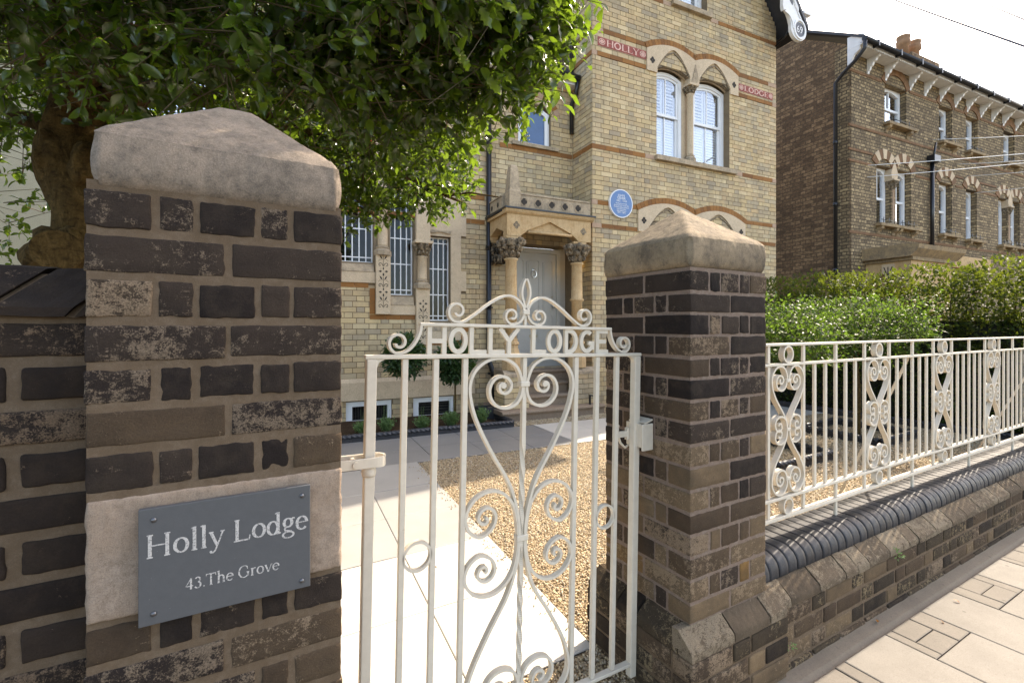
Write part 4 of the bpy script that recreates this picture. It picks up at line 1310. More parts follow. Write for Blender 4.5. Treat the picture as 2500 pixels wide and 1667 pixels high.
# split the facing bricks: the 300 that show largest are parts, the rest one joined part
def score(b):
    cx, cy, cz = (b[0]+b[1])/2, (b[2]+b[3])/2, (b[4]+b[5])/2
    d = math.hypot(cx-CU, cy-CV)
    vis = (cx < BW and ((cy < .4 and 3.2 < cz < 7.3 and cx > .05) or (cy > .4 and cz < 3.2 and cx > -4.2)))
    return (0 if vis else 1, d)
BR.sort(key=score)
unit = {}
for b in BR[:300]:
    key = (round(b[1]-b[0], 3), round(b[3]-b[2], 3))
    if key not in unit:
        me = MB().bevbox(-(b[1]-b[0])/2, (b[1]-b[0])/2, -(b[3]-b[2])/2, (b[3]-b[2])/2, -(b[5]-b[4])/2, (b[5]-b[4])/2, .003).mesh('brick')
        me.materials.append(M['yellow_brick']); unit[key] = me
    obj('brick', unit[key], None, hs, loc=((b[0]+b[1])/2, (b[2]+b[3])/2, (b[4]+b[5])/2))
n = len(BR)-300
A = np.array(BR[300:])
cube = np.array([(0, 2, 4), (1, 2, 4), (1, 3, 4), (0, 3, 4), (0, 2, 5), (1, 2, 5), (1, 3, 5), (0, 3, 5)])
V = np.stack([A[:, cube[:, k]] for k in range(3)], 2).reshape(-1, 3)
Q = np.array([(0, 3, 2, 1), (4, 5, 6, 7), (0, 1, 5, 4), (1, 2, 6, 5), (2, 3, 7, 6), (3, 0, 4, 7)])
T = (Q[None] + (np.arange(n)*8)[:, None, None]).reshape(-1, 4)
o = obj('brickwork', fast_mesh('brickwork', V, T, False), M['yellow_brick'], hs); o['kind'] = 'stuff'

# --- orange bands and pink stones
pk = lambda a, b, z0, z1, f=0.0, ax='v': band(a, b, z0, z1, f, ax, 1, M['pink_quoin'], 'band_stone')
pk(-.013, .215, 6.455, 6.535); band(.218, 1.16, 6.46, 6.533, 0); pk(BW-.25, BW, 6.455, 6.535); band(3.49, BW-.253, 6.46, 6.533, 0)
pk(-.013, .09, 6.05, 6.135); band(.093, 1.15, 6.057, 6.13, 0); pk(BW-.12, BW, 6.05, 6.135); band(3.50, BW-.123, 6.057, 6.13, 0)
band(-.013, 1.13, 4.46, 4.538, 0); pk(1.132, 1.34, 4.46, 4.538); pk(3.42, 3.62, 4.46, 4.538); band(3.622, BW-.12, 4.46, 4.538, 0); pk(BW-.118, BW, 4.46, 4.538)
pk(-.013, .10, 3.51, 3.587); band(.103, .985, 3.515, 3.585, 0); band(3.66, BW-.12, 3.515, 3.585, 0); pk(BW-.118, BW, 3.51, 3.587)
pk(-.013, .18, 3.118, 3.194); band(.183, .955, 3.122, 3.19, 0); band(3.70, BW-.02, 3.122, 3.19, 0)
band(2.95, BW, 7.345, 7.418, 0); pk(2.74, 2.948, 7.345, 7.418); pk(1.55, 1.74, 7.345, 7.418); band(0, 1.548, 7.345, 7.418, 0)
for z0, z1 in ((6.46, 6.533), (4.46, 4.538), (6.057, 6.13)):
    band(.003, MV-.02, z0, z1, 0, 'u', 2, M['band_brick'] if z1 < 6 else None)
band(MU0, -1.72, 3.525, 3.592, MV); band(MU0, -1.72, 3.122, 3.19, MV); band(-1.45, -.02, 4.46, 4.538, MV)
band(-4.2, -3.585, 2.008, 2.078, MV, n=3); band(-3.57, -2.885, 1.536, 1.606, MV, n=3)
for z0, z1 in ((1.615, 1.80), (1.803, 2.0)): MB().box(-3.568, -3.492, MV-.014, MV+.02, z0, z1).build('band_brick', M['band_brick'], hs)
band(-2.14, -1.95, 1.345, 1.41, MV, n=1); 
for z0, z1 in ((.95, 1.14), (1.143, 1.34)): MB().box(-2.138, -2.062, MV-.014, MV+.02, z0, z1).build('band_brick', M['band_brick'], hs)
band(-2.80, -2.14, 1.135, 1.205, MV, n=3)

# --- sash windows
def sash(u0, u1, z0, z1, v, meet=None, arch=0.0, mull=True, shutters=True, parent=hs, gl='glass', fw=.07):
    wpart = MB()
    uc = (u0+u1)/2
    def top(u):
        return z1 + arch*(1-((u-uc)/((u1-u0)/2))**2) if arch else z1
    us_ = [u0+(u1-u0)*k/16 for k in range(17)]
    ui = [u0+fw+(u1-u0-2*fw)*k/16 for k in range(17)]
    wpart.box(u0, u0+fw, v, v+.08, z0, z1); wpart.box(u1-fw, u1, v, v+.08, z0, z1); wpart.box(u0+fw, u1-fw, v, v+.08, z0, z0+.05)
    wpart.strip(us_, lambda u: top(u)+.0, lambda u: top(u)-fw*.9, v+.001, v+.079)
    f = wpart.build('window', M['white_paint'], parent)
    meet = meet or (z0+z1)/2
    mb = MB()
    sw_ = .045
    for (za, zb, vv) in ((meet-.02, None, v+.022), (z0+.05, meet+.025, v+.050)):
        tp = (lambda u: top(u)-fw*.9) if zb is None else (lambda u: zb)
        mb.box(u0+fw, u0+fw+sw_, vv, vv+.028, za, (z1-fw*.9) if zb is None else zb); mb.box(u1-fw-sw_, u1-fw, vv, vv+.028, za, (z1-fw*.9) if zb is None else zb)
        mb.box(u0+fw+sw_, u1-fw-sw_, vv, vv+.028, za, za+.05)
        if zb is None: mb.strip(ui, tp, lambda u: tp(u)-sw_, vv+.001, vv+.027)
        if mull: mb.box(uc-.012, uc+.012, vv+.004, vv+.024, za+.05, tp(uc)-.02)
    mb.build('sash', M['white_paint'], f)
    MB().strip(ui, lambda u: top(u)-fw*.9-.01, lambda u: meet, v+.034, v+.038).build('pane', M[gl], f)
    MB().box(u0+fw, u1-fw, v+.062, v+.066, z0+.05, meet+.02).build('pane', M[gl], f)
    if shutters:
        mb = MB(); zt = z1-.02
        for (a, b) in ((u0+fw+.01, uc-.02), (uc+.02, u1-fw-.01)):
            mb.box(a, a+.035, v+.10, v+.12, z0+.06, zt); mb.box(b-.035, b, v+.10, v+.12, z0+.06, zt)
            k = z0+.08
            while k < zt-.05:
                tilt = .028 if k > meet else .012
                mb.prism([(v+.095, k), (v+.101, k-.004), (v+.101+tilt*1.3, k+.045), (v+.095+tilt*1.3, k+.049)], a+.036, b-.036, 'x')
                k += .062 if k > meet else .052
        mb.build('shutter', M['shutter'], f)
    MB().box(u0-.05, u1+.05, v+.30, v+.34, z0-.1, z1+.3).build('room_shade', M['interior'], f)
    return f
sash(1.40, 2.135, 4.548, 6.10, .14, meet=5.40, arch=.10)
sash(2.40, 3.262, 4.548, 6.10, .14, meet=5.40, arch=.10)
sash(1.80, 2.66, 7.47, 8.9, .14, meet=8.2, arch=.08)
sash(1.20, 2.12, 1.30, 3.14, .16, meet=2.3, arch=.10)
sash(2.45, 3.45, 1.30, 3.14, .16, meet=2.3, arch=.10)
MB().bevbox(1.35, 3.41, -.085, .16, 4.455, 4.546, .008).build('window_sill', M['limestone_dirty'], hs)
MB().bevbox(1.74, 2.73, -.08, .16, 7.375, 7.469, .008).build('window_sill', M['limestone_dirty'], hs)
MB().bevbox(1.10, 3.55, -.085, .16, 1.20, 1.298, .008).build('window_sill', M['limestone_dirty'], hs)

def segarc(x0, z0, x1, z1, crown):
    """circular-ish arch height between two springing points"""
    def f(u):
        t_ = (u-x0)/(x1-x0)
        return z0+(z1-z0)*t_ + crown*4*t_*(1-t_)
    return f
def twin_arch(uL, uM, uR, zs, crown, zb, o1, o2, zspring, zapex, lift=.0):
    """stone head over a pair of lights: scalloped top, two pointed recesses"""
    f1 = segarc(uL, zs, uM, zs+.04, crown); f2 = segarc(uM, zs+.04, uR, zs, crown)
    top = lambda u: f1(u) if u < uM else f2(u)
    def bot(u):
        for (a, b) in (o1, o2):
            if a <= u <= b:
                c = (a+b)/2; t_ = abs(u-c)/((b-a)/2)
                return zspring + (zapex-zspring)*(1-t_**1.6)*1.0 if t_ < .999 else zspring
        return zb
    def seg(a, b, n): return [a+(b-a)*k/n for k in range(n+1)]
    mb = MB()
    mb.strip(seg(uL, o1[0]-.0005, 6), top, lambda u: zb, -.03, .12)
    mb.strip(seg(o1[0], o1[1], 24), top, bot, -.03, .12)
    mb.strip(seg(o1[1]+.0005, o2[0]-.0005, 6), top, lambda u: zb+.0, -.03, .12)
    mb.strip(seg(o2[0], o2[1], 24), top, bot, -.03, .12)
    mb.strip(seg(o2[1]+.0005, uR, 6), top, lambda u: zb, -.03, .12)
    hd = mb.build('arch_stone', M['limestone'], hs)
    for (a, b) in (o1, o2):
        c = (a+b)/2; hw_ = (b-a)/2
        # recessed tympanum and a projecting hood moulding under it
        MB().strip(seg(a-.02, b+.02, 20), lambda u: zapex+.02, lambda u: zspring-.02+.11*(1-((u-c)/hw_)**2), .085, .12).build('tympanum', M['limestone'], hd)
        MB().strip(seg(a+.02, b-.02, 20), lambda u: zspring+.045+.11*(1-((u-c)/hw_)**2), lambda u: zspring-.015+.11*(1-((u-c)/hw_)**2), .005, .13).build('hood_mould', M['carved_stone'], hd)
        mbm = MB()
        ol = cat([(a+.0, zspring+.01), (a+hw_*.45, zspring+(zapex-zspring)*.62), (c, zapex-.012)], 6)
        for s in (1, -1):
            mbm.ribbon([(c+(p[0]-c)*s, p[1]-.020) for p in ol], .03, -.02, .085)
        mbm.build('hood_mould', M['carved_stone'], hd)  # dark stone paints the deep shadow line along the hood
    # quatrefoils
    for uq in (uL+.125, uR-.125):
        mbq = MB()
        for i_, (dx, dz) in enumerate(((.03, 0), (-.03, 0), (0, .034), (0, -.034))): mbq.disc((uq+dx, zb+.20+dz), .027, -.0325-i_*.0003, -.02, 14)
        mbq.build('quatrefoil', M['void'], hd)
    # voussoirs of orange brick following the scallops
    nv = 17
    for (x0, x1, f) in ((uL, uM, f1), (uM, uR, f2)):
        for k in range(nv):
            a, b = x0+(x1-x0)*k/nv, x0+(x1-x0)*(k+1)/nv
            quad = []
            for u in (a+.002, b-.002):
                e = 1e-3; sl = (f(u+e)-f(u-e))/(2*e); l = math.hypot(1, sl); nx, nz = -sl/l, 1/l
                quad.append(((u+nx*.004, f(u)+nz*.004), (u+nx*.105, f(u)+nz*.105)))
            MB().prism([quad[0][0], quad[1][0], quad[1][1], quad[0][1]], -.026, .03, 'y').build('voussoir', M['band_brick'], hs)
    return hd
twin_arch(1.16, 2.325, 3.49, 6.44, .145, 6.045, (1.40, 2.195), (2.43, 3.262), 6.15, 6.545)
twin_arch(.963, 2.325, 3.69, 3.50, .165, 3.13, (1.20, 2.12), (2.45, 3.45), 3.22, 3.62)
def colonette(u, v, z0, z1, r_, zc0, zc1, base=True, mat='limestone', capw=1.9, parent=hs):
    """slender column with foliate capital and moulded base"""
    c = MB().lathe([(r_*1.05, z0), (r_, z0+.03), (r_*.97, z1-.02), (r_*1.15, z1-.01), (r_*1.15, z1)], (u, v), 18).build('column', M[mat], parent)
    if base:
        MB().lathe([(r_*1.75, z0-.14), (r_*1.75, z0-.075), (r_*1.3, z0-.04), (r_*1.45, z0-.02), (r_*1.08, z0)], (u, v), 8, False).build('column_base', M['limestone_dirty'], c)
    mb = MB().lathe([(r_*1.0, zc0), (r_*1.1, zc0+(zc1-zc0)*.5), (r_*1.5, zc1-.025), (r_*1.5, zc1)], (u, v), 12)
    rr = random.Random(int(u*1000))
    for lev, nn, rad in ((.30, 8, 1.15), (.58, 8, 1.4), (.84, 8, 1.75)):
        for k in range(nn):
            a = 2*math.pi*(k+.5*(lev > .4))/nn
            p = Vector((u+math.cos(a)*r_*rad, v+math.sin(a)*r_*rad, zc0+(zc1-zc0)*(lev+rr.uniform(-.06, .06))))
            vs, fs = rbox_geo(r_*.75, r_*.6, (zc1-zc0)*.32, r_*.25, 3, 3, 3, r_*.28, rr.uniform(0, 9), 20/r_*.06)
            Mx = Matrix.Rotation(a, 3, 'Z') @ Matrix.Rotation(R(25), 3, 'Y')
            mb.add([tuple(Mx @ Vector(q) + p) for q in vs], fs, True)
    mb.build('capital', M['carved_stone'], c)
    MB().bevbox(u-r_*capw, u+r_*capw, v-r_*capw, v+r_*capw, zc1+.001, zc1+.045, .006).build('abacus', M['limestone'], c)
    return c
MB().box(2.137, 2.398, .13, .26, 4.548, 6.25).build('stone_mullion', M['limestone'], hs)
MB().box(2.122, 2.448, .15, .28, 1.30, 3.35).build('stone_mullion', M['limestone'], hs)
colonette(2.2675, .05, 4.70, 5.855, .062, 5.856, 5.985)
# block between the twin arches above the capital
MB().prism([(2.195, 6.03), (2.34, 6.03), (2.40, 6.12), (2.325, 6.40), (2.25, 6.12)], -.045, .10, 'y').build('springer_stone', M['limestone_dirty'], hs)
colonette(2.2675, .05, 1.44, 2.90, .065, 2.901, 3.06)

# --- terracotta name panels
def name_panel(text, u0, u1, z0, z1, t0, t1):
    global VW
    VW = .15
    p = MB().box(u0, u1, -.016, .02, z0, z1).build('name_panel', M['terracotta'], hs)
    MB().box(u0-.012, u1+.012, -.011, .02, z0-.012, z1+.012).build('panel_edge', M['pink_quoin'], p)
    for c_, mbx in serif_text(text, t0, t1, z0+.018, (z1-z0-.036)/.66, -.021, -.010, .16, .10): mbx.build('letter', M['terracotta_pale'], p)
    for (a, b) in ((u0+.006, t0-.012), (t1+.008, u1-.006)):
        mbx = MB(); c0, c1 = (a+b)/2, (z0+z1)/2; hw_ = (b-a)/2; hz = (z1-z0)/2-.012
        for q in range(8):
            an = R(22.5+45*q); mbx.ribbon([(c0+.008*math.cos(an), c1+.008*math.sin(an)), (c0+hw_*.85*math.cos(an), c1+hz*.85*math.sin(an))], .010, -.019-q*.0001, -.010)
        mbx.ribbon([(c0+hw_*.82*math.cos(R(a_)), c1+hz*.82*math.sin(R(a_))) for a_ in range(0, 360, 20)], .009, -.0205, -.010, True)
        mbx.ribbon([(c0+hw_*.42*math.cos(R(a_)), c1+hz*.42*math.sin(R(a_))) for a_ in range(0, 360, 30)], .008, -.0207, -.010, True)
        mbx.build('rosette', M['terracotta_pale'], p)
name_panel('HOLLY', .105, 1.152, 6.228, 6.375, .275, .985)
name_panel('LODGE', 3.51, 4.52, 6.18, 6.315, 3.66, 4.385)
VW = .088

# --- round blue plaque (a thing fixed to the wall)
pq = thing('wall_plaque', 'round blue commemorative plaque with white rim on the bay wall', 'plaque', Hw(.573, -.02, 3.568), HROT, world=False)
MB().disc((0, 0), .247, -.028, .02, 48).build('rim', M['plaque_white'], pq)
MB().disc((0, 0), .232, -.0285, .0, 48).build('face', M['plaque_blue'], pq)
def plain_text(txt, size, loc, parent, mat, name='lettering', rot=(R(90), 0, 0)):
    cu = bpy.data.curves.new(name, 'FONT'); cu.body = txt; cu.size = size; cu.align_x = 'CENTER'; cu.extrude = .0008; cu.resolution_u = 2
    tmp = bpy.data.objects.new(name, cu); C.objects.link(tmp)
    me = bpy.data.meshes.new_from_object(tmp)
    bpy.data.objects.remove(tmp)
    o_ = obj(name, me, mat, parent, loc=loc); o_.rotation_euler = rot
    return o_
for tx, sz, zz in (('JOHN', .056, .120), ('USHER', .060, .072), ('1822 - 1904', .046, .030), ('Bedford architect', .034, -.012), ('designed this house for', .034, -.044), ('Thomas Jobson Jackson', .034, -.076), ('Lace Merchant', .034, -.108), ('who lived here', .034, -.138), ('1871 - 1875', .036, -.170)):
    plain_text(tx, sz, (0, -.0295, zz), pq, M['plaque_white'])

# --- stair windows: three stepped leaded lights with carved pilasters
def leaded(u0, u1, z0, z1, v, bars_z, nb=3):
    f = MB(); fw_ = .022
    f.box(u0, u0+fw_, v, v+.03, z0, z1); f.box(u1-fw_, u1, v, v+.03, z0, z1); f.box(u0+fw_, u1-fw_, v, v+.03, z0, z0+fw_); f.box(u0+fw_, u1-fw_, v, v+.03, z1-fw_, z1)
    wd = f.build('window', M['white_paint'], hs)
    mb = MB()
    for k in range(1, nb+1):
        c = u0+(u1-u0)*k/(nb+1); mb.box(c-.008, c+.008, v+.003, v+.027, z0+fw_, z1-fw_)
    for z in bars_z: mb.box(u0+fw_, u1-fw_, v+.001, v+.029, z-.008, z+.008)
    mb.build('glazing_bar', M['white_paint'], wd)
    MB().box(u0+fw_, u1-fw_, v+.013, v+.017, z0+fw_, z1-fw_).build('pane', M['dark_glass'], wd)
    MB().box(u0-.05, u1+.05, v+.26, v+.30, z0-.1, z1+.1).build('room_shade', M['interior'], wd)
WV = MV+.10
leaded(-4.20, -3.51, 2.385, 4.2, WV, (2.47, 2.90, 3.35, 3.8), 6)
leaded(-3.265, -2.905, 1.912, 3.6, WV, (1.998, 2.40, 2.80, 3.2))
leaded(-2.652, -2.313, 1.520, 2.862, WV, (1.60, 1.939, 2.354, 2.769))
ls = M['limestone']
MB().box(-4.6, -3.4885, MV-.03, MV+.10, 2.08, 2.243).build('stone_apron', ls, hs)
MB().box(-4.6, -4.20, MV-.03, MV+.14, 2.2435, 4.4).build('stone_jamb', ls, hs)
MB().prism([(MV-.04, 2.245), (MV+.12, 2.245), (MV+.12, 2.383), (MV-.0, 2.36)], -4.2, -3.512, 'x').build('window_sill', M['limestone_dirty'], hs)
MB().box(-3.262, -2.8815, MV-.03, MV+.10, 1.61, 1.755).build('stone_apron', ls, hs)
MB().prism([(MV-.04, 1.757), (MV+.12, 1.757), (MV+.12, 1.910), (MV-.0, 1.885)], -3.262, -2.907, 'x').build('window_sill', M['limestone_dirty'], hs)
MB().box(-2.66, -2.14, MV-.03, MV+.10, 1.21, 1.36).build('stone_apron', ls, hs)
MB().prism([(MV-.04, 1.362), (MV+.12, 1.362), (MV+.12, 1.518), (MV-.0, 1.49)], -2.65, -2.315, 'x').build('window_sill', M['limestone_dirty'], hs)
def pilaster(u0, u1, z0, z1):
    p = MB().bevbox(u0, u1, MV-.065, MV+.14, z0, z1, .008).build('pilaster', ls, hs)
    mb = MB(); c = (u0+u1)/2; y0, y1 = MV-.0665, MV-.060
    def leaf(x, z, a, l, w_):
        dx, dz = math.cos(R(a)), math.sin(R(a))
        mb.prism([(x, z), (x+dx*l*.5-dz*w_, z+dz*l*.5+dx*w_), (x+dx*l, z+dz*l), (x+dx*l*.5+dz*w_, z+dz*l*.5-dx*w_)], y0, y1, 'y')
    z = z0+.10
    while z < z1-.22:
        for s in (1, -1):
            mb.ribbon([(c+s*p_[0], z+p_[1]) for p_ in cat([(.004, .0), (.018, .035), (.048, .05), (.066, .03), (.055, .008), (.038, .016)], 4)], .009, y0-.0003, y1)
            leaf(c+s*.012, z+.10, 90-s*32, .085, .012); leaf(c+s*.02, z+.235, 90-s*90, .05, .018)
            mb.disc((c+s*.05, z+.10), .007, y0-.0004, y1, 8); mb.disc((c+s*.066, z+.085), .006, y0-.0005, y1, 8)
        leaf(c, z+.16, 90, .05, .014); leaf(c, z+.255, 90, .045, .012); leaf(c, z+.215, -90, .04, .012)
        mb.ribbon([(c, z+.02), (c, z+.15)], .006, y0-.0006, y1)
        z += .31
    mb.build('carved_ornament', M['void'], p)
pilaster(-3.486, -3.268, 1.611, 2.555)
pilaster(-2.879, -2.663, 1.14, 2.068)
colonette(-3.377, MV-.0, 2.64, 3.30, .075, 3.30, 3.47)
colonette(-2.771, MV-.0, 2.16, 2.525, .075, 2.526, 2.715)
MB().bevbox(-2.885, -2.66, MV-.09, MV+.14, 2.762, 3.62, .008).build('impost_stone', ls, hs)
MB().bevbox(-3.49, -3.27, MV-.09, MV+.14, 3.52, 4.3, .008).build('impost_stone', ls, hs)
MB().box(-2.657, -2.14, MV-.03, MV+.14, 2.865, 3.62).build('stone_head', ls, hs)
MB().box(-3.266, -2.888, MV-.03, MV+.14, 3.602, 4.3).build('stone_head', ls, hs)
MB().prism([(-2.66, 2.95), (-2.31, 2.95), (-2.33, 2.90), (-2.48, 2.93), (-2.64, 2.90)], MV-.06, MV-.028, 'y').build('hood_mould', M['limestone_dirty'], hs)
mb = MB().box(-2.31, -2.14, MV-.03, MV+.14, 1.3615, 2.8645)
for z0, z1 in ((2.003, 2.322), (2.893, 3.2)): mb.box(-2.1395, -2.05, MV-.0295, MV+.05, z0, z1)
mb.build('stone_jamb', ls, hs)
MB().prism([(MV-.05, .335), (MV-.05, .60), (MV-.02, .655), (MV+.05, .655), (MV+.05, .335)], MU0, -1.909, 'x').build('stone_plinth', M['limestone'], hs)
# basement lights
for i, (a, b, z0, z1) in enumerate(BWIN):
    f = MB(); v = MV+.02
    f.box(a, a+.09, v, v+.07, z0, z1); f.box(b-.06, b, v, v+.07, z0, z1); f.box(a+.09, b-.06, v, v+.07, z1-.075, z1); f.box(a+.09, b-.06, v, v+.07, z0, z0+.02)
    wd = f.build('basement_window', M['white_paint'], hs)
    MB().box(a+.09, b-.06, v+.03, v+.034, z0+.02, z1-.075).build('pane', M['dark_glass'], wd)
    mb = MB()
    if i == 0:
        for k in range(14): mb.box(a+.1+k*.038, a+.126+k*.038, v+.10+(k % 2)*.012, v+.115+(k % 2)*.012, z0, z1-.07)
        mb.build('curtain', M['curtain'], wd)
    else:
        for k in range(5): mb.box(a+.09, b-.06, v+.09, v+.10, z0+.03+k*.045, z0+.062+k*.045)
        mb.build('blind', M['curtain'], wd)
    MB().box(a-.05, b+.05, v+.25, v+.3, z0-.1, z1+.1).build('room_shade', M['interior'], wd)
# small upper window beside the bay
f = MB(); v = MV+.06; fwd = .085
f.box(SMW[0], SMW[0]+fwd, v, v+.06, SMW[2], SMW[3]-.1); f.box(SMW[1]-fwd, SMW[1], v, v+.06, SMW[2], SMW[3]-.1); f.box(SMW[0]+fwd, SMW[1]-fwd, v, v+.06, SMW[2], SMW[2]+.05)
u_ = [SMW[0]+(SMW[1]-SMW[0])*k/14 for k in range(15)]; uc = (SMW[0]+SMW[1])/2
ft = lambda u: SMW[3]-.1 + .10*(1-((u-uc)/.32)**2)
f.strip(u_, ft, lambda u: ft(u)-fwd, v+.001, v+.059)
wd = f.build('stair_window', M['white_paint'], hs)
MB().box(SMW[0]+fwd, SMW[1]-fwd, v+.03, v+.034, SMW[2]+.05, SMW[3]).build('pane', M['blue_glass'], wd)
MB().bevbox(SMW[0]-.13, SMW[1]+.14, MV-.06, MV+.08, 4.535, 4.598, .006).build('window_sill', M['limestone_dirty'], hs)
for k in range(11):
    a0, a1 = R(20+140*k/11), R(20+140*(k+1)/11-1)
    q = lambda a, r_: (uc+r_*math.cos(a), 5.02+r_*math.sin(a))
    MB().prism([q(a0, .42), q(a1, .42), q(a1, .54), q(a0, .54)], MV-.016, MV+.03, 'y').build('voussoir', M['band_brick'] if k % 2 else M['pink_quoin'], hs)
# eaves, gutter and pipes of the stair wing
rf = MB().prism([(MV-.25, 5.80), (MV-.25, 5.86), (4.2, 8.9), (4.2, 8.82)], MU0-.2, -.02, 'x').build('roof', M['roof_slate'], hs)
MB().box(MU0-.2, -.02, MV-.20, MV, 5.70, 5.80).build('fascia', M['white_paint'], hs)
mb = MB().tube([(MU0-.2, MV-.27, 5.80), (-.03, MV-.27, 5.80)], .055, 10); mb.tube([(-.06, MV-.27, 5.78), (-.06, MV-.20, 5.55), (-.06, MV-.06, 5.42), (-.06, MV-.06, 4.9)], .036, 10)
mb.build('gutter', M['black_iron'], hs)
mb = MB().tube([(-.06, MV-.06, 5.86), (-.06, MV-.06, 7.6)], .036, 10).build('downpipe', M['black_iron'], hs)
mb = MB().tube([(-1.663, MV-.055, 5.75), (-1.663, MV-.055, .90), (-1.655, MV-.075, .82), (-1.63, MV-.10, .74), (-1.60, MV-.11, .62), (-1.60, MV-.11, .16)], .043, 12)
for z in (4.55, 2.73, 1.75, .66): mb.lathe([(.034, z-.05), (.044, z-.045), (.044, z+.02), (.05, z+.025), (.05, z+.045), (.034, z+.05)], (-1.663 if z > .7 else -1.61, MV-.055 if z > .7 else MV-.105), 12).box((-1.72 if z > .7 else -1.68), (-1.60 if z > .7 else -1.54), MV-.075, MV-.04, z-.02, z+.01)
mb.build('downpipe', M['black_iron'], hs)
# gable roof and white bargeboards
sl = (APEX-EAVE)/(BW/2)
def rline(u, off): return APEX + off - abs(u-BW/2)*sl
mb = MB()
for s in (1, -1):
    e = BW/2 + s*(BW/2+.32); ap = BW/2
    mb.prism([(ap, rline(ap, .16)), (e, rline(e, .16)), (e, rline(e, .26)), (ap, rline(ap, .26))], -.50, 7, 'y')
mb.build('roof', M['roof_slate'], hs)
for s in (1, -1):
    # board with scalloped lower edge, following the verge
    n = 60; us_ = [BW/2 + s*(BW/2+.02)*k/n for k in range(n+1)]
    if s < 0: us_ = us_[::-1]
    b = MB().strip(us_, lambda u: rline(u, .15), lambda u: rline(u, -.12) - .10*abs(math.sin(abs(u-BW/2)*math.pi/.42))**.7, -.46, -.40).build('bargeboard', M['barge_paint'], hs)
    MB().strip(us_, lambda u: rline(u, .155), lambda u: rline(u, .06), -.49, -.461).build('verge_mould', M['barge_paint'], b)
    # hanging kneeler at the foot: a long tongue ending in a pierced roundel
    cu, cz = BW/2 + s*(BW/2+.05), 7.42
    hx = lambda q: cu + s*q
    out = [(hx(.24), rline(hx(.24), .14)), (hx(.26), 7.80), (hx(.235), 7.45)]
    out += [(hx(.235*math.cos(R(a))), cz+.02+.215*math.sin(R(a))) for a in range(-10, -171, -16)]
    out += [(hx(-.235), 7.50), (hx(-.27), 7.60), (hx(-.33), 7.70), (hx(-.40), 7.745), (hx(-.455), 7.72), (hx(-.48), 7.80), (hx(-.475), rline(hx(-.475), .1))]
    kn = MB().prism(out, -.47, -.405, 'y').build('kneeler', M['barge_paint'], b)
    MB().disc((cu+s*.02, cz+.03), .145, -.473, -.465, 28).build('roundel_recess', M['black_iron'], kn)
    mb = MB(); mb.ribbon([(cu+s*.02+.165*math.cos(R(a)), cz+.03+.185*math.sin(R(a))) for a in range(0, 360, 12)], .035, -.49, -.46, True)
    mb.ribbon(cat([(hx(-.43), 7.70), (hx(-.30), 7.66), (hx(-.20), 7.55), (hx(-.165), 7.42)], 6), .03, -.485, -.465)
    mb.ribbon([(hx(-.15), 7.93), (hx(.06), 7.66)], .025, -.4845, -.465)
    mb.build('kneeler_moulding', M['barge_paint'], kn)
    plain_text('69', .20, (cu+s*.02, -.476, cz-.04), kn, M['barge_paint'], 'date_figures')
    mb = MB().prism([(hx(-.28), 7.96), (hx(-.2), 7.88), (hx(-.18), 7.94), (hx(-.22), 8.02)], -.475, -.468, 'y'); mb.build('trefoil', M['black_iron'], kn)
    MB().bevbox(min(hx(.12), hx(.36)), max(hx(.12), hx(.36)), -.50, -.40, 7.80, 7.86, .008).build('kneeler_cap', M['barge_paint'], kn)
    MB().tube([(hx(-.06), .0, 7.34), (hx(-.06), -.2, 7.42), (hx(-.06), -.40, 7.62)], .02, 6).build('bracket', M['black_iron'], b)
    MB().box(min(hx(-.05), hx(.25)), max(hx(-.05), hx(.25)), -.40, .35, rline(hx(.25), .11), rline(hx(.25), .13)).build('soffit', M['black_iron'], b)

# --- porch of the lodge
os_ = M['ochre_stone']
PV = -.165          # front plane of the porch
ST = [(-.375, .17), (-.10, .345), (.12, .52), (.34, .70)]
for i, (v0, z1) in enumerate(ST):
    a, b = (-1.83, -.005) if i == 0 else (-1.30, -.40 if i < 3 else -.02)
    z0 = ST[i-1][1] if i else 0
    vb = MV+.55 if i == 3 else MV
    if i == 0: vb = MV
    st = MB().box(a+.02, b, v0+.03, vb, z0-.02 if i else -.05, z1-.062).build('step', M['step_stone'], hs)
    MB().prism([(v0+.028, z1-.062), (v0+.006, z1-.055), (v0-.006, z1-.032), (v0+.004, z1-.008), (v0+.022, z1), (vb, z1), (vb, z1-.062)], a, b, 'x').build('nosing', M['step_stone'], st)
# brick pedestals with stone bases
def pedestal(u0, u1, v0, v1, uc, vc):
    p = MB().box(u0+.006, u1-.006, v0+.006, v1-.006, .16, .66).build('pedestal', M['yellow_mortar'], hs)
    z = .172; k = 0
    while z < .64:
        w_ = (u1-u0); d_ = v1-v0
        for (a, b) in (((u0, u0+w_*.62), (u0+w_*.64, u1)) if k % 2 else ((u0, u0+w_*.34), (u0+w_*.36, u1))):
            MB().box(a, b, v0, v0+.05, z+.004, z+.074).build('brick', M['yellow_brick'], p)
        for (a, b) in (((v0+.055, v0+d_*.5), (v0+d_*.52, v1)) if k % 2 else ((v0+.055, v0+d_*.7), (v0+d_*.72, v1))):
            MB().box(u0, u0+.05, a, b, z+.004, z+.074).build('brick', M['yellow_brick'], p); MB().box(u1-.05, u1, a, b, z+.004, z+.074).build('brick', M['yellow_brick'], p)
        z += CR; k += 1
    MB().prism([(v0-.01, .655), (v0-.01, .70), (v0+.05, .76), (v1, .76), (v1, .655)], u0-.008, u1+.008, 'x').build('pedestal_cap', M['limestone_dirty'], p)
    MB().lathe([(.155, .7605), (.155, .98), (.115, 1.10), (.115, 1.14), (.135, 1.155), (.13, 1.19), (.105, 1.205), (.11, 1.235), (.092, 1.25)], (uc, vc), 8, False).build('column_base', os_, p)
    return p
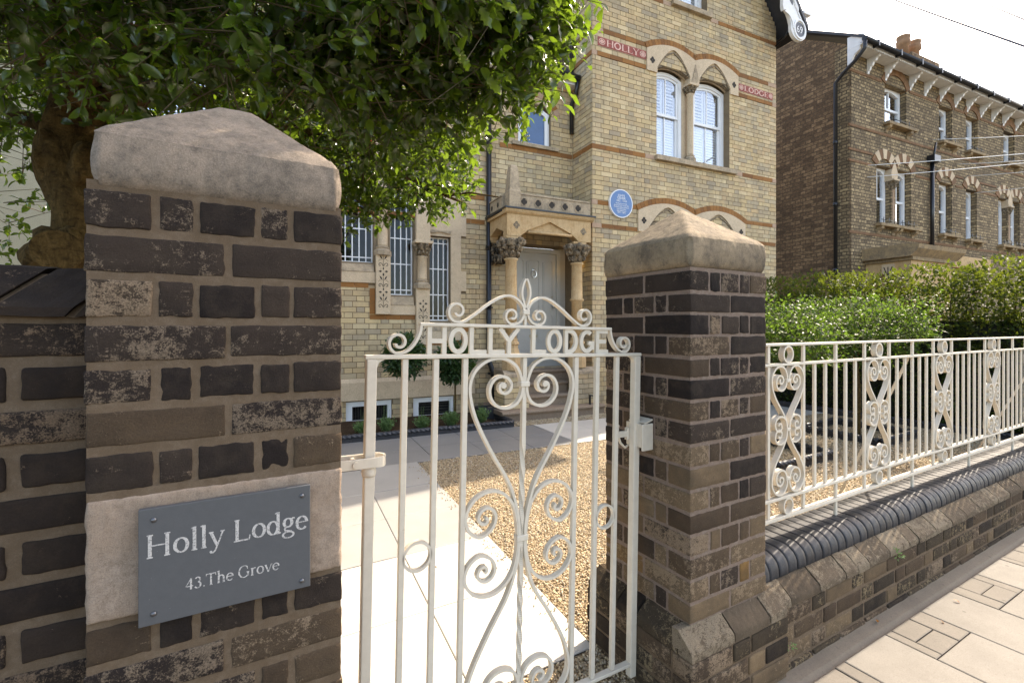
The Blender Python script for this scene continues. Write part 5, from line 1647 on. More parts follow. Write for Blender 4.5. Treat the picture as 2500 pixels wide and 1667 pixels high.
def porch_column(u, v):
    r_ = .089
    c = MB().lathe([(r_, 1.2505), (r_, 1.84), (r_*1.3, 1.855), (r_*1.34, 1.875), (r_*1.05, 1.90), (r_*.98, 2.44), (r_*1.22, 2.455), (r_*1.22, 2.478)], (u, v), 22).build('column', os_, hs)
    mb = MB().lathe([(r_, 2.479), (r_*1.15, 2.60), (r_*1.6, 2.74), (r_*1.6, 2.775)], (u, v), 14)
    rr = random.Random(int(u*97))
    for lev, nn, rad, s_ in ((.22, 7, 1.25, .8), (.52, 8, 1.6, 1.0), (.80, 8, 2.05, 1.15)):
        for k in range(nn):
            a = 2*math.pi*(k+.5*(lev > .4))/nn + rr.uniform(-.1, .1)
            p = Vector((u+math.cos(a)*r_*rad, v+math.sin(a)*r_*rad, 2.479+.296*lev+rr.uniform(-.018, .018)))
            vs, fs = rbox_geo(r_*.8*s_, r_*.78*s_, .10*s_, r_*.30*s_, 3, 3, 3, r_*.30, rr.uniform(0, 9), 34.)
            Mx = Matrix.Rotation(a, 3, 'Z') @ Matrix.Rotation(R(rr.uniform(15, 40)), 3, 'Y')
            mb.add([tuple(Mx @ Vector(q) + p) for q in vs], fs, True)
    mb.build('capital', M['carved_stone'], c)
    MB().bevbox(u-.125, u+.125, v-.10, v+.125, 2.776, 2.815, .006).build('abacus', os_, c)
CL, CRr = (-1.545, -.055), (-.345, -.055)
pedestal(-1.72, -1.305, -.20, .20, *CL); pedestal(-.47, -.06, -.20, -.012, *CRr)
porch_column(*CL); porch_column(*CRr)
# corbel capital against the wall behind the left column
mb = MB(); rr = random.Random(5)
for k in range(16):
    vs, fs = rbox_geo(.10, .08, .13, .02, 3, 3, 3, .014, k, 22.)
    mb.add([(q[0]-1.50+rr.uniform(-.10, .10), q[1]+MV-.06-rr.uniform(0, .09), q[2]+2.64+rr.uniform(-.12, .10)) for q in vs], fs, True)
mb.build('corbel', M['carved_stone'], hs)
# entablature: front slab with Tudor arch, left return, soffit
UA, UB = -1.66, -.14
def archf(u):
    c, hw_ = -.905, .53
    t_ = abs(u-c)/hw_
    if t_ > 1: return 2.816
    if t_ > .78: return 2.816 + .10*(1-t_)/.22 if t_ > .9 else 2.86 + .05*(.9-t_)/.12
    return 2.915 + (3.085-2.915)*(1-t_/.78)
us_ = [UA+(UB-UA)*k/80 for k in range(81)]
en = MB().strip(us_, lambda u: 3.15, archf, PV+.005, PV+.15).build('porch_arch', os_, hs)
MB().strip([-1.37+.93*k/20 for k in range(21)], lambda u: 2.925+.165*(1-abs(u+.905)/.47)+.005, lambda u: 2.895, PV+.045, PV+.12).build('arch_panel', os_, en)
MB().tube([(-1.30, PV+.02, 2.90), (-.50, PV+.02, 2.90)], .022, 8).build('arch_roll', os_, en)
mb = MB()
vs_ = [PV+.151+(MV-PV-.153)*k/30 for k in range(31)]
def sidef(v):
    t_ = abs(v-(PV+MV)/2-.02)/.27
    return 2.816 if t_ > 1 else 2.90+.10*(1-t_)
n = len(vs_); VV = []; FF = []
for v in vs_: VV += [(UA, v, sidef(v)), (UA, v, 3.15), (UA+.13, v, 3.15), (UA+.13, v, sidef(v))]
for i in range(n-1):
    for k in range(4): FF.append((i*4+k, i*4+(k+1) % 4, (i+1)*4+(k+1) % 4, (i+1)*4+k))
mb.add(VV, FF); mb.build('porch_side', os_, hs)
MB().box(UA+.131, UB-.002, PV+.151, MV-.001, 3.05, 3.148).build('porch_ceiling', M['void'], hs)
for (uq, fr) in ((-1.50, 1), (-.285, 1)):
    mbq = MB()
    for i_, (dx, dz) in enumerate(((.03, 0), (-.03, 0), (0, .033), (0, -.033))): mbq.disc((uq+dx, 2.985+dz), .026, PV+.002-i_*.0003, PV+.02, 14)
    mbq.build('quatrefoil', M['carved_stone'], en)
MB().prism([(PV-.0, 3.151), (PV-.03, 3.175), (PV-.045, 3.20), (PV-.045, 3.222), (PV+.12, 3.222), (PV+.12, 3.151)], UA-.04, UB+.04, 'x').build('cornice', os_, en)
MB().box(UA-.04, UA+.10, PV+.121, MV-.001, 3.151, 3.222).build('cornice', os_, en)
mb = MB().box(UA-.055, UB+.06, PV-.062, MV-.003, 3.2225, 3.246); mb.build('lead_flashing', M['black_iron'], hs)
# pierced parapet
par = MB().bevbox(-1.44, UB-.01, PV+.0, PV+.12, 3.2465, 3.455, .006).build('parapet', M['limestone_dirty'], hs)
MB().prism([(PV-.012, 3.456), (PV-.012, 3.475), (PV+.05, 3.50), (PV+.132, 3.475), (PV+.132, 3.456)], -1.44, UB-.03, 'x').build('parapet_coping', M['limestone_dirty'], par)
for k in range(5):
    uq = -1.375+.245*k
    MB().ribbon([(uq+.062*math.cos(R(a)), 3.352+.062*math.sin(R(a))) for a in range(0, 360, 18)], .014, PV-.008, PV+.01, True).build('piercing_rim', M['limestone_dirty'], par)
    mbq = MB()
    for i_, (dx, dz) in enumerate(((.024, 0), (-.024, 0), (0, .025), (0, -.025))): mbq.disc((uq+dx, 3.352+dz), .028, PV-.0035-i_*.0003, PV+.01, 12)
    mbq.build('piercing', M['void'], par)
MB().bevbox(UA, UA+.11, PV+.20, MV-.002, 3.2465, 3.455, .006).build('parapet_return', M['limestone_dirty'], hs)
MB().prism([(UA-.012, 3.456), (UA-.012, 3.475), (UA+.05, 3.50), (UA+.122, 3.475), (UA+.122, 3.456)], PV+.2, MV-.003, 'y').build('parapet_coping', M['limestone_dirty'], hs)
mbq = MB()
for i_, dv in enumerate((0, .25)):
    c = [(PV+.36+dv+.035*math.cos(R(a)), 3.355+.04*math.sin(R(a))) for a in range(0, 360, 24)]
    mbq.prism(c, UA-.003, UA+.01, 'x')
mbq.build('piercing', M['void'], hs)
# obelisk on the porch corner
vs = []; ring = [(-1.625, -1.435, PV-.01, PV+.18, 3.2465), (-1.625, -1.435, PV-.01, PV+.18, 3.50), (-1.618, -1.442, PV-.003, PV+.173, 3.52), (-1.595, -1.465, PV+.02, PV+.15, 3.83), (-1.585, -1.475, PV+.03, PV+.14, 3.89), (-1.56, -1.50, PV+.055, PV+.115, 3.915)]
for (a, b, c, d, z) in ring: vs += [(a, c, z), (b, c, z), (b, d, z), (a, d, z)]
fs = [(i*4+k, i*4+(k+1) % 4, (i+1)*4+(k+1) % 4, (i+1)*4+k) for i in range(5) for k in range(4)] + [(20, 21, 22, 23)]
MB().add(vs, fs).build('obelisk', M['limestone_dirty'], hs)
MB().tube([(-1.72, MV-.05, 3.20), (-1.70, PV+.1, 3.21)], .012, 6).build('cable_clip', M['black_iron'], hs)

# --- front door
DV = MV+.20
dr = MB().box(-1.12, -.235, DV, DV+.05, .715, 2.745).build('front_door', M['door_paint'], hs)
fr = MB().box(-.235, -.155, DV-.03, DV+.06, .70, 2.83).box(-1.21, -1.12, DV-.03, DV+.06, .70, 2.83).box(-1.12, -.235, DV-.03, DV+.06, 2.747, 2.83)
fr.box(-.2349, -.02, DV+.03, DV+.10, .70, 2.86)
fr.build('door_frame', M['door_paint'], hs)
def dpanel(u0, u1, z0, z1, c=.03):
    o = [(u0+c, z0), (u1-c, z0), (u1, z0+c), (u1, z1-c), (u1-c, z1), (u0+c, z1), (u0, z1-c), (u0, z0+c)]
    cx, cz = (u0+u1)/2, (z0+z1)/2
    mb = MB(); mb.ribbon(o, .016, DV-.010, DV+.004, True)
    mb.prism([(cx+(a-cx)*.80, cz+(b-cz)*.90) for a, b in o], DV-.007, DV+.003, 'y')
    mb.build('door_panel', M['door_paint'], dr)
for (a, b) in ((-1.07, -.90), (-.83, -.585), (-.505, -.31)):
    dpanel(a, b, 1.70, 2.62); dpanel(a, b, 1.42 if a < -.6 else 1.40, 1.64) if a > -.9 else None
for (a, b) in ((-1.05, -.72), (-.62, -.31)): dpanel(a, b, .80, 1.02); dpanel(a, b, 1.16, 1.36)
MB().ribbon([(-.705+.052*math.cos(R(a)), 2.37+.062*math.sin(R(a))) for a in range(0, 360, 15)], .014, DV-.035, DV-.02, True).bevbox(-.735, -.675, DV-.04, DV+.002, 2.42, 2.465, .008).build('knocker', M['chrome'], dr)
mb = MB()
for z in (1.97, 1.885): mb.disc((-.32, z), .016, DV-.02, DV, 12)
mb.build('lock', M['brass'], dr)
MB().lathe([(.010, 0), (.010, .03), (.028, .04), (.034, .06), (.026, .08), (.006, .086)], (0, 0), 14).build('door_knob', M['chrome'], dr, loc=(-.312, DV, 1.80)).rotation_euler = (R(90), 0, 0)
MB().bevbox(-.79, -.62, DV-.012, DV+.002, 1.235, 1.285, .004).build('letter_box', M['brass'], dr)
# porch inner reveal right of the door
MB().box(-.0195, -.002, MV+.001, DV+.031, .70, 2.86).build('door_reveal', M['yellow_mortar'], hs)
# --- lantern in the porch
ln = thing('porch_lantern', 'small black wall lantern with a glowing bulb beside the front door', 'lantern', Hw(-.05, .40, 2.55), HROT, world=False)
mb = MB()
for (a, b) in ((-.07, -.07), (.05, -.07), (-.07, .05), (.05, .05)): mb.box(a, a+.012, b, b+.012, -.12, .06)
mb.box(-.075, .067, -.075, .067, -.135, -.12); mb.prism([(-.085, .06), (.077, .06), (.02, .13), (-.03, .13)], -.08, .07, 'y')
mb.tube([(0, 0, .12), (.01, 0, .17), (.045, 0, .16)], .01, 6); mb.build('frame', M['black_iron'], ln)
MB().lathe([(.006, -.10), (.014, -.06), (.022, -.03), (.018, 0), (.006, .02)], (-.005, -.005), 12).build('bulb', M['bulb'], ln)
# --- boot scraper on the step
bs = thing('boot_scraper', 'black cast iron boot scraper on the lowest porch step', 'boot scraper', Hw(-.16, -.30, .17), HROT, world=False)
mb = MB().box(-.10, -.085, -.02, .02, 0, .16).tube([(-.09, 0, .15), (0, 0, .13), (.03, 0, .06), (.05, 0, .04), (.07, 0, .07), (.06, 0, .0)], .012, 6).tube([(.03, 0, .06), (.03, 0, 0)], .012, 6)
mb.build('scraper', M['black_iron'], bs)
# --- square planter by the downpipe
pl = thing('planter_box', 'low square dark grey planter box at the foot of the downpipe', 'planter', Hw(-1.90, .10, 0), HROT, world=False)
mb = MB().box(-.15, .15, -.13, -.105, .0, .19).box(-.15, .15, .105, .13, 0, .19).box(-.15, -.125, -.105, .105, 0, .19).box(.125, .15, -.105, .105, 0, .19)
mb.build('sides', m_plain('dark_grey_planter', (.035, .036, .04), .5, .15, 10), pl)
MB().box(-.125, .125, -.105, .105, .0, .15).build('planter_soil', M['soil'], pl)

# ------------------------------------------------------------------ rope-topped edging tiles
def rope_tile(L=.235):
    mb = MB(); ns, nr = 30, 14; vs = []; fs = []
    for i in range(ns+1):
        X = L*(.006+.988*i/ns)
        for k in range(nr):
            a = 2*math.pi*k/nr
            r_ = .030*(1 + .17*math.cos(3*a - X*105))
            vs.append((X, r_*math.cos(a)*1.0, .083 + r_*math.sin(a)))
    for i in range(ns):
        for k in range(nr): fs.append((i*nr+k, (i+1)*nr+k, (i+1)*nr+(k+1) % nr, i*nr+(k+1) % nr))
    fs += [tuple(range(nr)), tuple(ns*nr+k for k in range(nr))[::-1]]
    mb.add(vs, fs, True)
    mb.box(L*.006, L*.994, -.023, .023, -.06, .062)
    me = mb.mesh('edging_tile'); me.materials.append(M['rope_tile']); return me
RT = rope_tile()
def edging(label, runs):
    e = thing('rope_edging', label, 'garden edging', (runs[0][0][0], runs[0][0][1], 0), group='rope edging round the beds')
    for (p, q) in runs:
        dx, dy = q[0]-p[0], q[1]-p[1]; L = math.hypot(dx, dy); a = math.atan2(dy, dx); n = max(1, int(round(L/.235)))
        for i in range(n):
            o = obj('edging_tile', RT, None, e, loc=(p[0]+dx*i/n, p[1]+dy*i/n, rng.uniform(-.004, .003)))
            o.rotation_euler = (0, 0, a + rng.uniform(-.01, .01)); o.scale = (L/n/.235, 1, 1)
edging('dark rope-topped edging tiles along the soil bed below the stair windows', [(Hw(-5.9, -.665)[:2], Hw(-1.80, -.665)[:2]), (Hw(-1.79, -.64)[:2], Hw(-1.79, -.05)[:2])])
edging('dark rope edging round the square bed nearest the right gate pier', [((4.47, 2.70), (5.45, 2.70)), ((5.45, 2.73), (5.46, 3.70)), ((5.43, 3.72), (4.47, 3.72)), ((4.45, 3.70), (4.45, 2.73))])
edging('dark rope edging round the square bed further along the railings', [((6.49, 2.68), (7.42, 2.70)), ((7.44, 2.73), (7.45, 3.65)), ((7.42, 3.66), (6.54, 3.60)), ((6.52, 3.58), (6.49, 2.72))])
edging('long dark rope edging at the foot of the hedge', [((8.22, 1.7), (8.28, 5.4))])

# ------------------------------------------------------------------ foliage builders
def norm(a): return a/(np.linalg.norm(a, axis=1, keepdims=True)+1e-9)
def ellipsoid_pts(n, c, r, shell=.55):
    d = norm(nrg.normal(size=(n, 3)))
    k = nrg.uniform(shell**3, 1, n)**(1/3)
    return np.array(c) + d*k[:, None]*np.array(r), d
def sprays(blobs, per, leaf, size, tl=.16, per_twig=11, droop=-.25, keep=None):
    """twigs with leaves along them, spread through a union of ellipsoids; returns leaf arrays and twig segments"""
    P = []; Dd = []; segs = []
    for (c, r, w_) in blobs:
        n = int(per*w_)
        base, d = ellipsoid_pts(n, c, r, .25)
        tdir = norm(d*.8 + nrg.normal(size=(n, 3))*.6 + np.array([0, 0, droop]))
        L = tl*nrg.uniform(.6, 1.5, n)
        if keep is not None:
            kk = keep(base + tdir*L[:, None]) & keep(base)
            base, tdir, L = base[kk], tdir[kk], L[kk]; n = len(base)
        for q in range(per_twig):
            t_ = (q+.6)/per_twig
            p = base + tdir*(L*t_)[:, None] + nrg.normal(size=(n, 3))*.006
            out = norm(tdir*.55 + norm(nrg.normal(size=(n, 3)))*1.0)
            P.append(p); Dd.append(out)
        segs.append((base, base + tdir*L[:, None]))
    P = np.concatenate(P); Dd = np.concatenate(Dd)
    sc = nrg.uniform(size[0], size[1], len(P))
    return P, Dd, sc, np.concatenate([s[0] for s in segs]), np.concatenate([s[1] for s in segs])
def twig_mesh(A, B, r_, name, sides=3):
    """many thin tapered prisms between A and B"""
    n = len(A); d = norm(B-A)
    h_ = np.cross(d, np.array([.3, .5, .81])); h_ = norm(h_); k_ = np.cross(d, h_)
    V = np.zeros((n, sides*2, 3))
    for s in range(sides):
        a = 2*math.pi*s/sides
        off = h_*math.cos(a) + k_*math.sin(a)
        V[:, s] = A + off*r_; V[:, sides+s] = B + off*r_*.45
    F = np.array([(s, (s+1) % sides, sides+(s+1) % sides, sides+s) for s in range(sides)])
    T = (F[None] + (np.arange(n)*sides*2)[:, None, None]).reshape(-1, 4)
    return fast_mesh(name, V.reshape(-1, 3), T)
FW = np.array([.491, .871, 0]); RT_ = np.array([.871, -.491, 0])
def proj(P):
    d = P[:, 0]*.4909 + P[:, 1]*.8712; r_ = P[:, 0]*.8712 - P[:, 1]*.4909
    return 1250 + 1150*r_/d, 800 - 1150*(P[:, 2]-CAMH)/d, d

# ------------------------------------------------------------------ the holly tree
TB = (-.93, 3.47, 0)
ht = thing('holly_tree', 'large glossy holly tree leaning over the wall and path, top left', 'tree', TB)
def limb(mb, pts, rads, seg=14, knob=.0, seed=0):
    c = cat([(*p, r_) for p, r_ in zip(pts, rads)], 7)
    b = len(mb.v)
    mb.tube([q[:3] for q in c], [q[3] for q in c], seg)
    if knob:
        for i in range(b, len(mb.v)):
            p = Vector(mb.v[i]); p += mnoise.noise_vector(p*4.5+Vector((seed, 0, 0)))*knob + mnoise.noise_vector(p*13)*knob*.35; mb.v[i] = tuple(p)
mb = MB()
limb(mb, [(-.80, 3.47, -.05), (-.80, 3.46, .7), (-.80, 3.44, 1.4), (-.79, 3.42, 1.9), (-.82, 3.42, 2.25), (-.80, 3.40, 2.55), (-.76, 3.30, 2.9), (-.7, 3.2, 3.6), (-.65, 3.15, 4.6)], [.19, .155, .14, .128, .142, .125, .11, .10, .05], 22, .035, 3)
# burl and sawn branch stub
def blob(mb_, c, r_, amp, seed):
    vs = []; n1_, n2_ = 22, 12
    for i in range(n2_+1):
        ph = math.pi*i/n2_
        for k in range(n1_):
            a = 2*math.pi*k/n1_
            d = Vector((math.sin(ph)*math.cos(a), math.sin(ph)*math.sin(a), math.cos(ph)))
            rr_ = 1 + mnoise.noise(d*1.6+Vector((seed, 0, 0)))*amp + mnoise.noise(d*5+Vector((seed, 3, 0)))*amp*.3
            vs.append((c[0]+d.x*r_[0]*rr_, c[1]+d.y*r_[1]*rr_, c[2]+d.z*r_[2]*rr_))
    mb_.add(vs, [(i*n1_+k, i*n1_+(k+1) % n1_, (i+1)*n1_+(k+1) % n1_, (i+1)*n1_+k) for i in range(n2_) for k in range(n1_)], True)
blob(mb, (-.85, 3.36, 1.80), (.155, .15, .15), .35, 2); blob(mb, (-.87, 3.40, 2.32), (.105, .11, .15), .45, 7); blob(mb, (-.74, 3.31, 2.28), (.08, .08, .13), .4, 9)
mb.build('trunk', M['bark'], ht)
mb = MB()
for k in range(5):
    mb.lathe([(.105-.02*k, .002*k), (.100-.02*k, .007+.002*k)], (0, 0), 20)
sc_ = mb.build('sawn_stub', M['bark'], ht, loc=(-.835, 3.205, 1.80)); sc_.rotation_euler = (R(90), 0, R(16))
mb = MB()
LIMBS = [
 ([(-.80, 3.30, 2.7), (-.4, 3.0, 2.85), (.1, 2.7, 2.9), (.6, 2.5, 2.95), (1.1, 2.3, 3.05)], [.085, .06, .045, .03, .012]),
 ([(-.85, 3.3, 2.6), (-.3, 3.3, 2.75), (.3, 3.4, 2.72), (.9, 3.5, 2.6), (1.5, 3.5, 2.42)], [.08, .055, .04, .026, .010]),
 ([(-.9, 3.3, 2.8), (-.7, 2.7, 3.0), (-.5, 2.1, 3.05), (-.2, 1.7, 2.95)], [.07, .05, .03, .012]),
 ([(-.85, 3.3, 2.8), (-1.3, 3.0, 3.05), (-1.9, 2.6, 3.1)], [.04, .03, .012]),
 ([(-.75, 3.2, 3.2), (0, 2.8, 3.6), (.8, 2.5, 3.8), (1.4, 2.3, 3.8)], [.08, .05, .03, .012]),
 ([(-.1, 2.9, 2.85), (.3, 2.4, 2.7), (.6, 2.0, 2.75), (.9, 1.8, 2.9)], [.035, .025, .018, .008]),
 ([(.3, 3.4, 2.72), (.6, 3.7, 2.5), (.95, 3.9, 2.3)], [.03, .02, .008]),
 ([(-.95, 3.5, 2.5), (-1.3, 3.9, 2.7), (-1.6, 4.2, 2.6)], [.05, .03, .012])]
for p, r_ in LIMBS: limb(mb, p, r_, 8, .02, 1)
for p, r_ in LIMBS:          # secondary branches
    c = cat(p, 4)
    for k in range(3, len(c), 2):
        for _ in range(2):
            a = Vector(c[k]); d = Vector((rng.uniform(-1, 1), rng.uniform(-1, 1), rng.uniform(-.6, .5))).normalized()
            mb.tube([a, a+d*.18+Vector((0, 0, .02)), a+d*.42+Vector((rng.uniform(-.05, .05), 0, -.02))], [.011, .008, .004], 5)
mb.build('branch', M['bark'], ht)
BL = [  # crown: centre, radii, weight
 ((-.75, 2.75, 3.15), (.75, .60, .50), 1.5), ((.0, 2.35, 2.95), (.70, .45, .36), 1.5), ((.60, 2.45, 2.88), (.55, .45, .36), 1.2),
 ((1.05, 2.15, 2.98), (.36, .42, .40), .9), ((1.14, 1.98, 3.05), (.22, .30, .38), .6), ((.30, 3.15, 2.80), (.75, .45, .36), 1.5),
 ((.90, 3.35, 2.60), (.52, .42, .30), 1.1), ((1.28, 3.50, 2.55), (.30, .32, .20), .6), ((.60, 3.75, 2.42), (.45, .35, .24), .8),
 ((-.35, 3.60, 2.75), (.55, .45, .38), 1.1), ((-1.35, 3.60, 2.90), (.60, .55, .45), 1.2), ((-1.5, 2.7, 3.0), (.6, .55, .40), 1.0),
 ((-1.45, 4.2, 2.35), (.35, .35, .40), .5), ((.2, 2.6, 3.6), (1.2, .9, .5), 2.0), ((.85, 2.5, 3.5), (.55, .6, .5), 1.1), ((-.9, 3.0, 3.9), (1.1, 1.0, .6), 1.6),
 ((1.05, 1.97, 2.62), (.17, .22, .18), .38), ((1.17, 2.0, 2.80), (.19, .24, .20), .45), ((1.27, 1.97, 3.0), (.17, .22, .2), .4),
 ((-.55, 2.45, 2.66), (.5, .35, .22), 1.2), ((.0, 2.08, 2.56), (.5, .25, .18), 1.0), ((.52, 2.2, 2.58), (.4, .26, .20), .9), ((.85, 2.6, 2.62), (.4, .35, .22), .9), ((-1.15, 2.3, 2.75), (.4, .4, .25), .8),
 ((.80, 1.66, 2.92), (.38, .22, .22), .8), ((.45, 1.62, 2.66), (.30, .18, .14), .5), ((1.15, 1.68, 3.3), (.35, .25, .25), .7), ((-.25, 4.2, 2.95), (.8, .5, .42), 1.3), ((-1.0, 4.0, 3.0), (.6, .5, .45), .9), ((.4, 4.1, 2.85), (.5, .4, .36), .8),  # first three blobs lie out of view, added to shade the left cap
 ((-.35, 1.95, 3.05), (.60, .34, .32), 1.0), ((.45, 1.95, 2.98), (.45, .28, .26), .7)]
def keep_tree(P):
    # the crown was clipped clear of the pier, the wall top and the path headroom
    ok = P[:, 2] > 1.72
    ok &= ~((P[:, 1] < 1.75) & (P[:, 2] < 2.35))
    ok &= P[:, 0] < 1.62 - .0*P[:, 1]
    return ok
P, D, sc, TA, TBb = sprays(BL, 150, LEAF_SMOOTH, (.036, .086), .18, 10, -.12, keep_tree)
px, py, dd = proj(P)
near = np.argsort(dd + 10*((px < -30) | (px > 2530) | (py < -30) | (py > 1000)))
idx = near[:300]; rest = near[300:]
isn = nrg.uniform(size=len(rest)) < .3
V1, T1 = scatter(*LEAF_SMOOTH, P[rest[~isn]], rotmats((~isn).sum(), .45, D[rest[~isn]]), sc[rest[~isn]])
V2_, T2 = scatter(*LEAF_SPINY, P[rest[isn]], rotmats(isn.sum(), .45, D[rest[isn]]), sc[rest[isn]])
o = obj('crown', fast_mesh('crown', np.concatenate([V1, V2_]), np.concatenate([T1, T2+len(V1)])), M['holly_leaf'], ht); o['kind'] = 'stuff'
lm = []
for tv, tf in (LEAF_SMOOTH, LEAF_SPINY):
    me = fast_mesh('leaf', tv, tf); me.materials.append(M['holly_leaf']); lm.append(me)
Rm = rotmats(300, .45, D[idx])
for i, k in enumerate(idx):
    o = obj('leaf', lm[0 if i % 3 else 1], None, ht)
    o.matrix_parent_inverse = Matrix.Translation((-TB[0], -TB[1], 0))
    m3 = Matrix(Rm[i].tolist()).to_4x4(); m3.translation = Vector(P[k])
    o.matrix_basis = m3 @ Matrix.Scale(float(sc[k]), 4)
o = obj('twigs', twig_mesh(TA, TBb, .0024, 'twigs'), M['twig'], ht); o['kind'] = 'stuff'
kin = np.nonzero(TA[:, 0] < .95)[0]
kk = nrg.choice(kin, 260, replace=False)
o = obj('dead_twigs', twig_mesh(TA[kk]+nrg.normal(size=(260, 3))*.05, TA[kk]+norm(nrg.normal(size=(260, 3)))*.22, .0026, 'dead_twigs'), M['dead_twig'], ht); o['kind'] = 'stuff'
# long inner shoots, woven through the crown
kk = nrg.choice(kin, 1700, replace=False)
o = obj('shoots', twig_mesh(TA[kk], TA[kk]+norm(nrg.normal(size=(1700, 3))*np.array([1, 1, .45]))*nrg.uniform(.2, .5, (1700, 1)), .0032, 'shoots', 4), M['twig'], ht); o['kind'] = 'stuff'
SPH = MB().lathe([(.15, -.95), (.7, -.7), (1, 0), (.7, .7), (.15, .95)], (0, 0), 7)
sv, sf_ = np.array(SPH.v), SPH.f
st3 = []
for f in sf_:
    for k in range(1, len(f)-1): st3.append((f[0], f[k], f[k+1]))
st3 = np.array(st3)
kk = nrg.choice(len(TBb), 190, replace=False)
bp = np.repeat(TBb[kk], 11, 0) + nrg.normal(size=(190*11, 3))*.011
V, T = scatter(sv, st3, bp, rotmats(len(bp)), np.full(len(bp), .0040))
o = obj('green_berries', fast_mesh('green_berries', V, T), M['berry_green'], ht); o['kind'] = 'stuff'
kk = nrg.choice(len(TBb), 9, replace=False)
for k in kk:
    V, T = scatter(sv, st3, TBb[k:k+1], rotmats(1), np.array([.0045])); obj('red_berry', fast_mesh('red_berry', V, T), M['berry_red'], ht)
kk = nrg.choice(len(TBb), 14, replace=False)
V, T = scatter(*LEAF_SPINY, TBb[kk], rotmats(14), np.full(14, .06)); o = obj('dry_leaves', fast_mesh('dry_leaves', V, T), M['dry_leaf'], ht); o['kind'] = 'stuff'

# ------------------------------------------------------------------ hedge, standard hollies, bay trees, lavender
def leafy(name, parent, blobs, per, tpl, size, mat, droop=.25, tilt=.5, shell=.7, fill=None):
    P = []; D = []
    for (c, r_, w_) in blobs:
        p, d = ellipsoid_pts(int(per*w_), c, r_, shell)
        P.append(p + nrg.normal(size=p.shape)*.03); D.append(norm(d + nrg.normal(size=d.shape)*.8 + np.array([0, 0, droop])))
    P = np.concatenate(P); D = np.concatenate(D)
    P[:, 2] = np.maximum(P[:, 2], .02)
    V, T = scatter(*tpl, P, rotmats(len(P), tilt, D), nrg.uniform(size[0], size[1], len(P)))
    o = obj(name, fast_mesh(name, V, T), mat, parent); o['kind'] = 'stuff'
    return o
hd = thing('hedge', 'long clipped evergreen hedge behind the railings, sunlit along its top', 'hedge', (8.75, 3.5, 0))
hb = []
y = 1.0
while y < 6.2:
    for z, rr_ in ((.50, .55), (1.05, .58), (1.52, .58), (1.86, .46)):
        hb.append(((8.78+rng.uniform(-.07, .07), y+rng.uniform(-.1, .1), z+rng.uniform(-.06, .06)), (.48, .46, rr_), 1.0))
    y += .42
leafy('foliage', hd, hb, 1000, LEAF_SMALL, (.048, .085), M['hedge_leaf'], .35, .5, .82)
mb = MB()
for k in range(26):
    yb = 1.1 + k*.2; mb.tube([(8.78+rng.uniform(-.1, .1), yb, 0), (8.75, yb+rng.uniform(-.1, .1), .8), (8.7+rng.uniform(-.2, .2), yb+rng.uniform(-.2, .2), 1.9)], [.02, .014, .006], 5)
mb.build('stems', M['bark'], hd)
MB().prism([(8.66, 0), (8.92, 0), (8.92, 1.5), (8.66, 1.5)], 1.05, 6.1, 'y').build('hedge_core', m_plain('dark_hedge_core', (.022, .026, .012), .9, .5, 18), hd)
def standard(x_, y_, label, rad, zc_, wt):
    t_ = thing('standard_holly', label, 'shrub', (x_, y_, 0), group='standard hollies in the square beds')
    limb_ = MB(); limb(limb_, [(x_, y_, -.02), (x_+.01, y_, .5), (x_-.01, y_+.01, 1.0), (x_, y_, 1.5)], [.038, .034, .030, .015], 10, .008); limb_.build('trunk', M['bark'], t_)
    bl = [((x_, y_, zc_), (rad*.8, rad*.8, rad*.52), 1.6)]
    for k in range(9):
        a = 2*math.pi*k/9+.3; bl.append(((x_+rad*.62*math.cos(a), y_+rad*.62*math.sin(a), zc_+rng.uniform(-.14, .16)), (.34, .34, .27), .55))
    P, D, sc, A_, B_ = sprays(bl, 120*wt, LEAF_SMALL, (.035, .058), .16, 9, .25)
    V, T = scatter(*LEAF_SMALL, P, rotmats(len(P), .5, D), sc)
    o = obj('crown', fast_mesh('crown', V, T), M['shrub_leaf'], t_); o['kind'] = 'stuff'
    o = obj('twigs', twig_mesh(A_, B_, .0035, 'twigs'), M['twig'], t_); o['kind'] = 'stuff'
standard(4.98, 3.22, 'bushy light green standard holly close behind the right gate pier', .74, 1.36, 1.5)
standard(6.98, 3.16, 'bushy standard holly on a straight trunk in the farther square bed', .80, 1.36, 1.5)
def bay(u, v, zc_, label, rad):
    p = Hw(u, v)
    t_ = thing('bay_tree', label, 'topiary tree', p, group='lollipop bay trees below the stair windows')
    MB().tube([(p[0], p[1], .0), (p[0]+.005, p[1], .4), (p[0], p[1], zc_)], [.019, .015, .013], 8).build('trunk', M['bark'], t_)
    leafy('crown', t_, [((p[0], p[1], zc_), (rad, rad, rad*1.02), 1.0), ((p[0], p[1], zc_), (rad*.6, rad*.6, rad*.6), .5)], 1900, LEAF_SMALL, (.045, .085), M['bay_leaf'], .15, .35, .72)
bay(-3.22, -.20, 1.02, 'clipped round bay tree on a bare stem, left of the pair', .265)
bay(-2.50, -.20, .90, 'clipped round bay tree half hidden by the gate heart, right of the pair', .275)
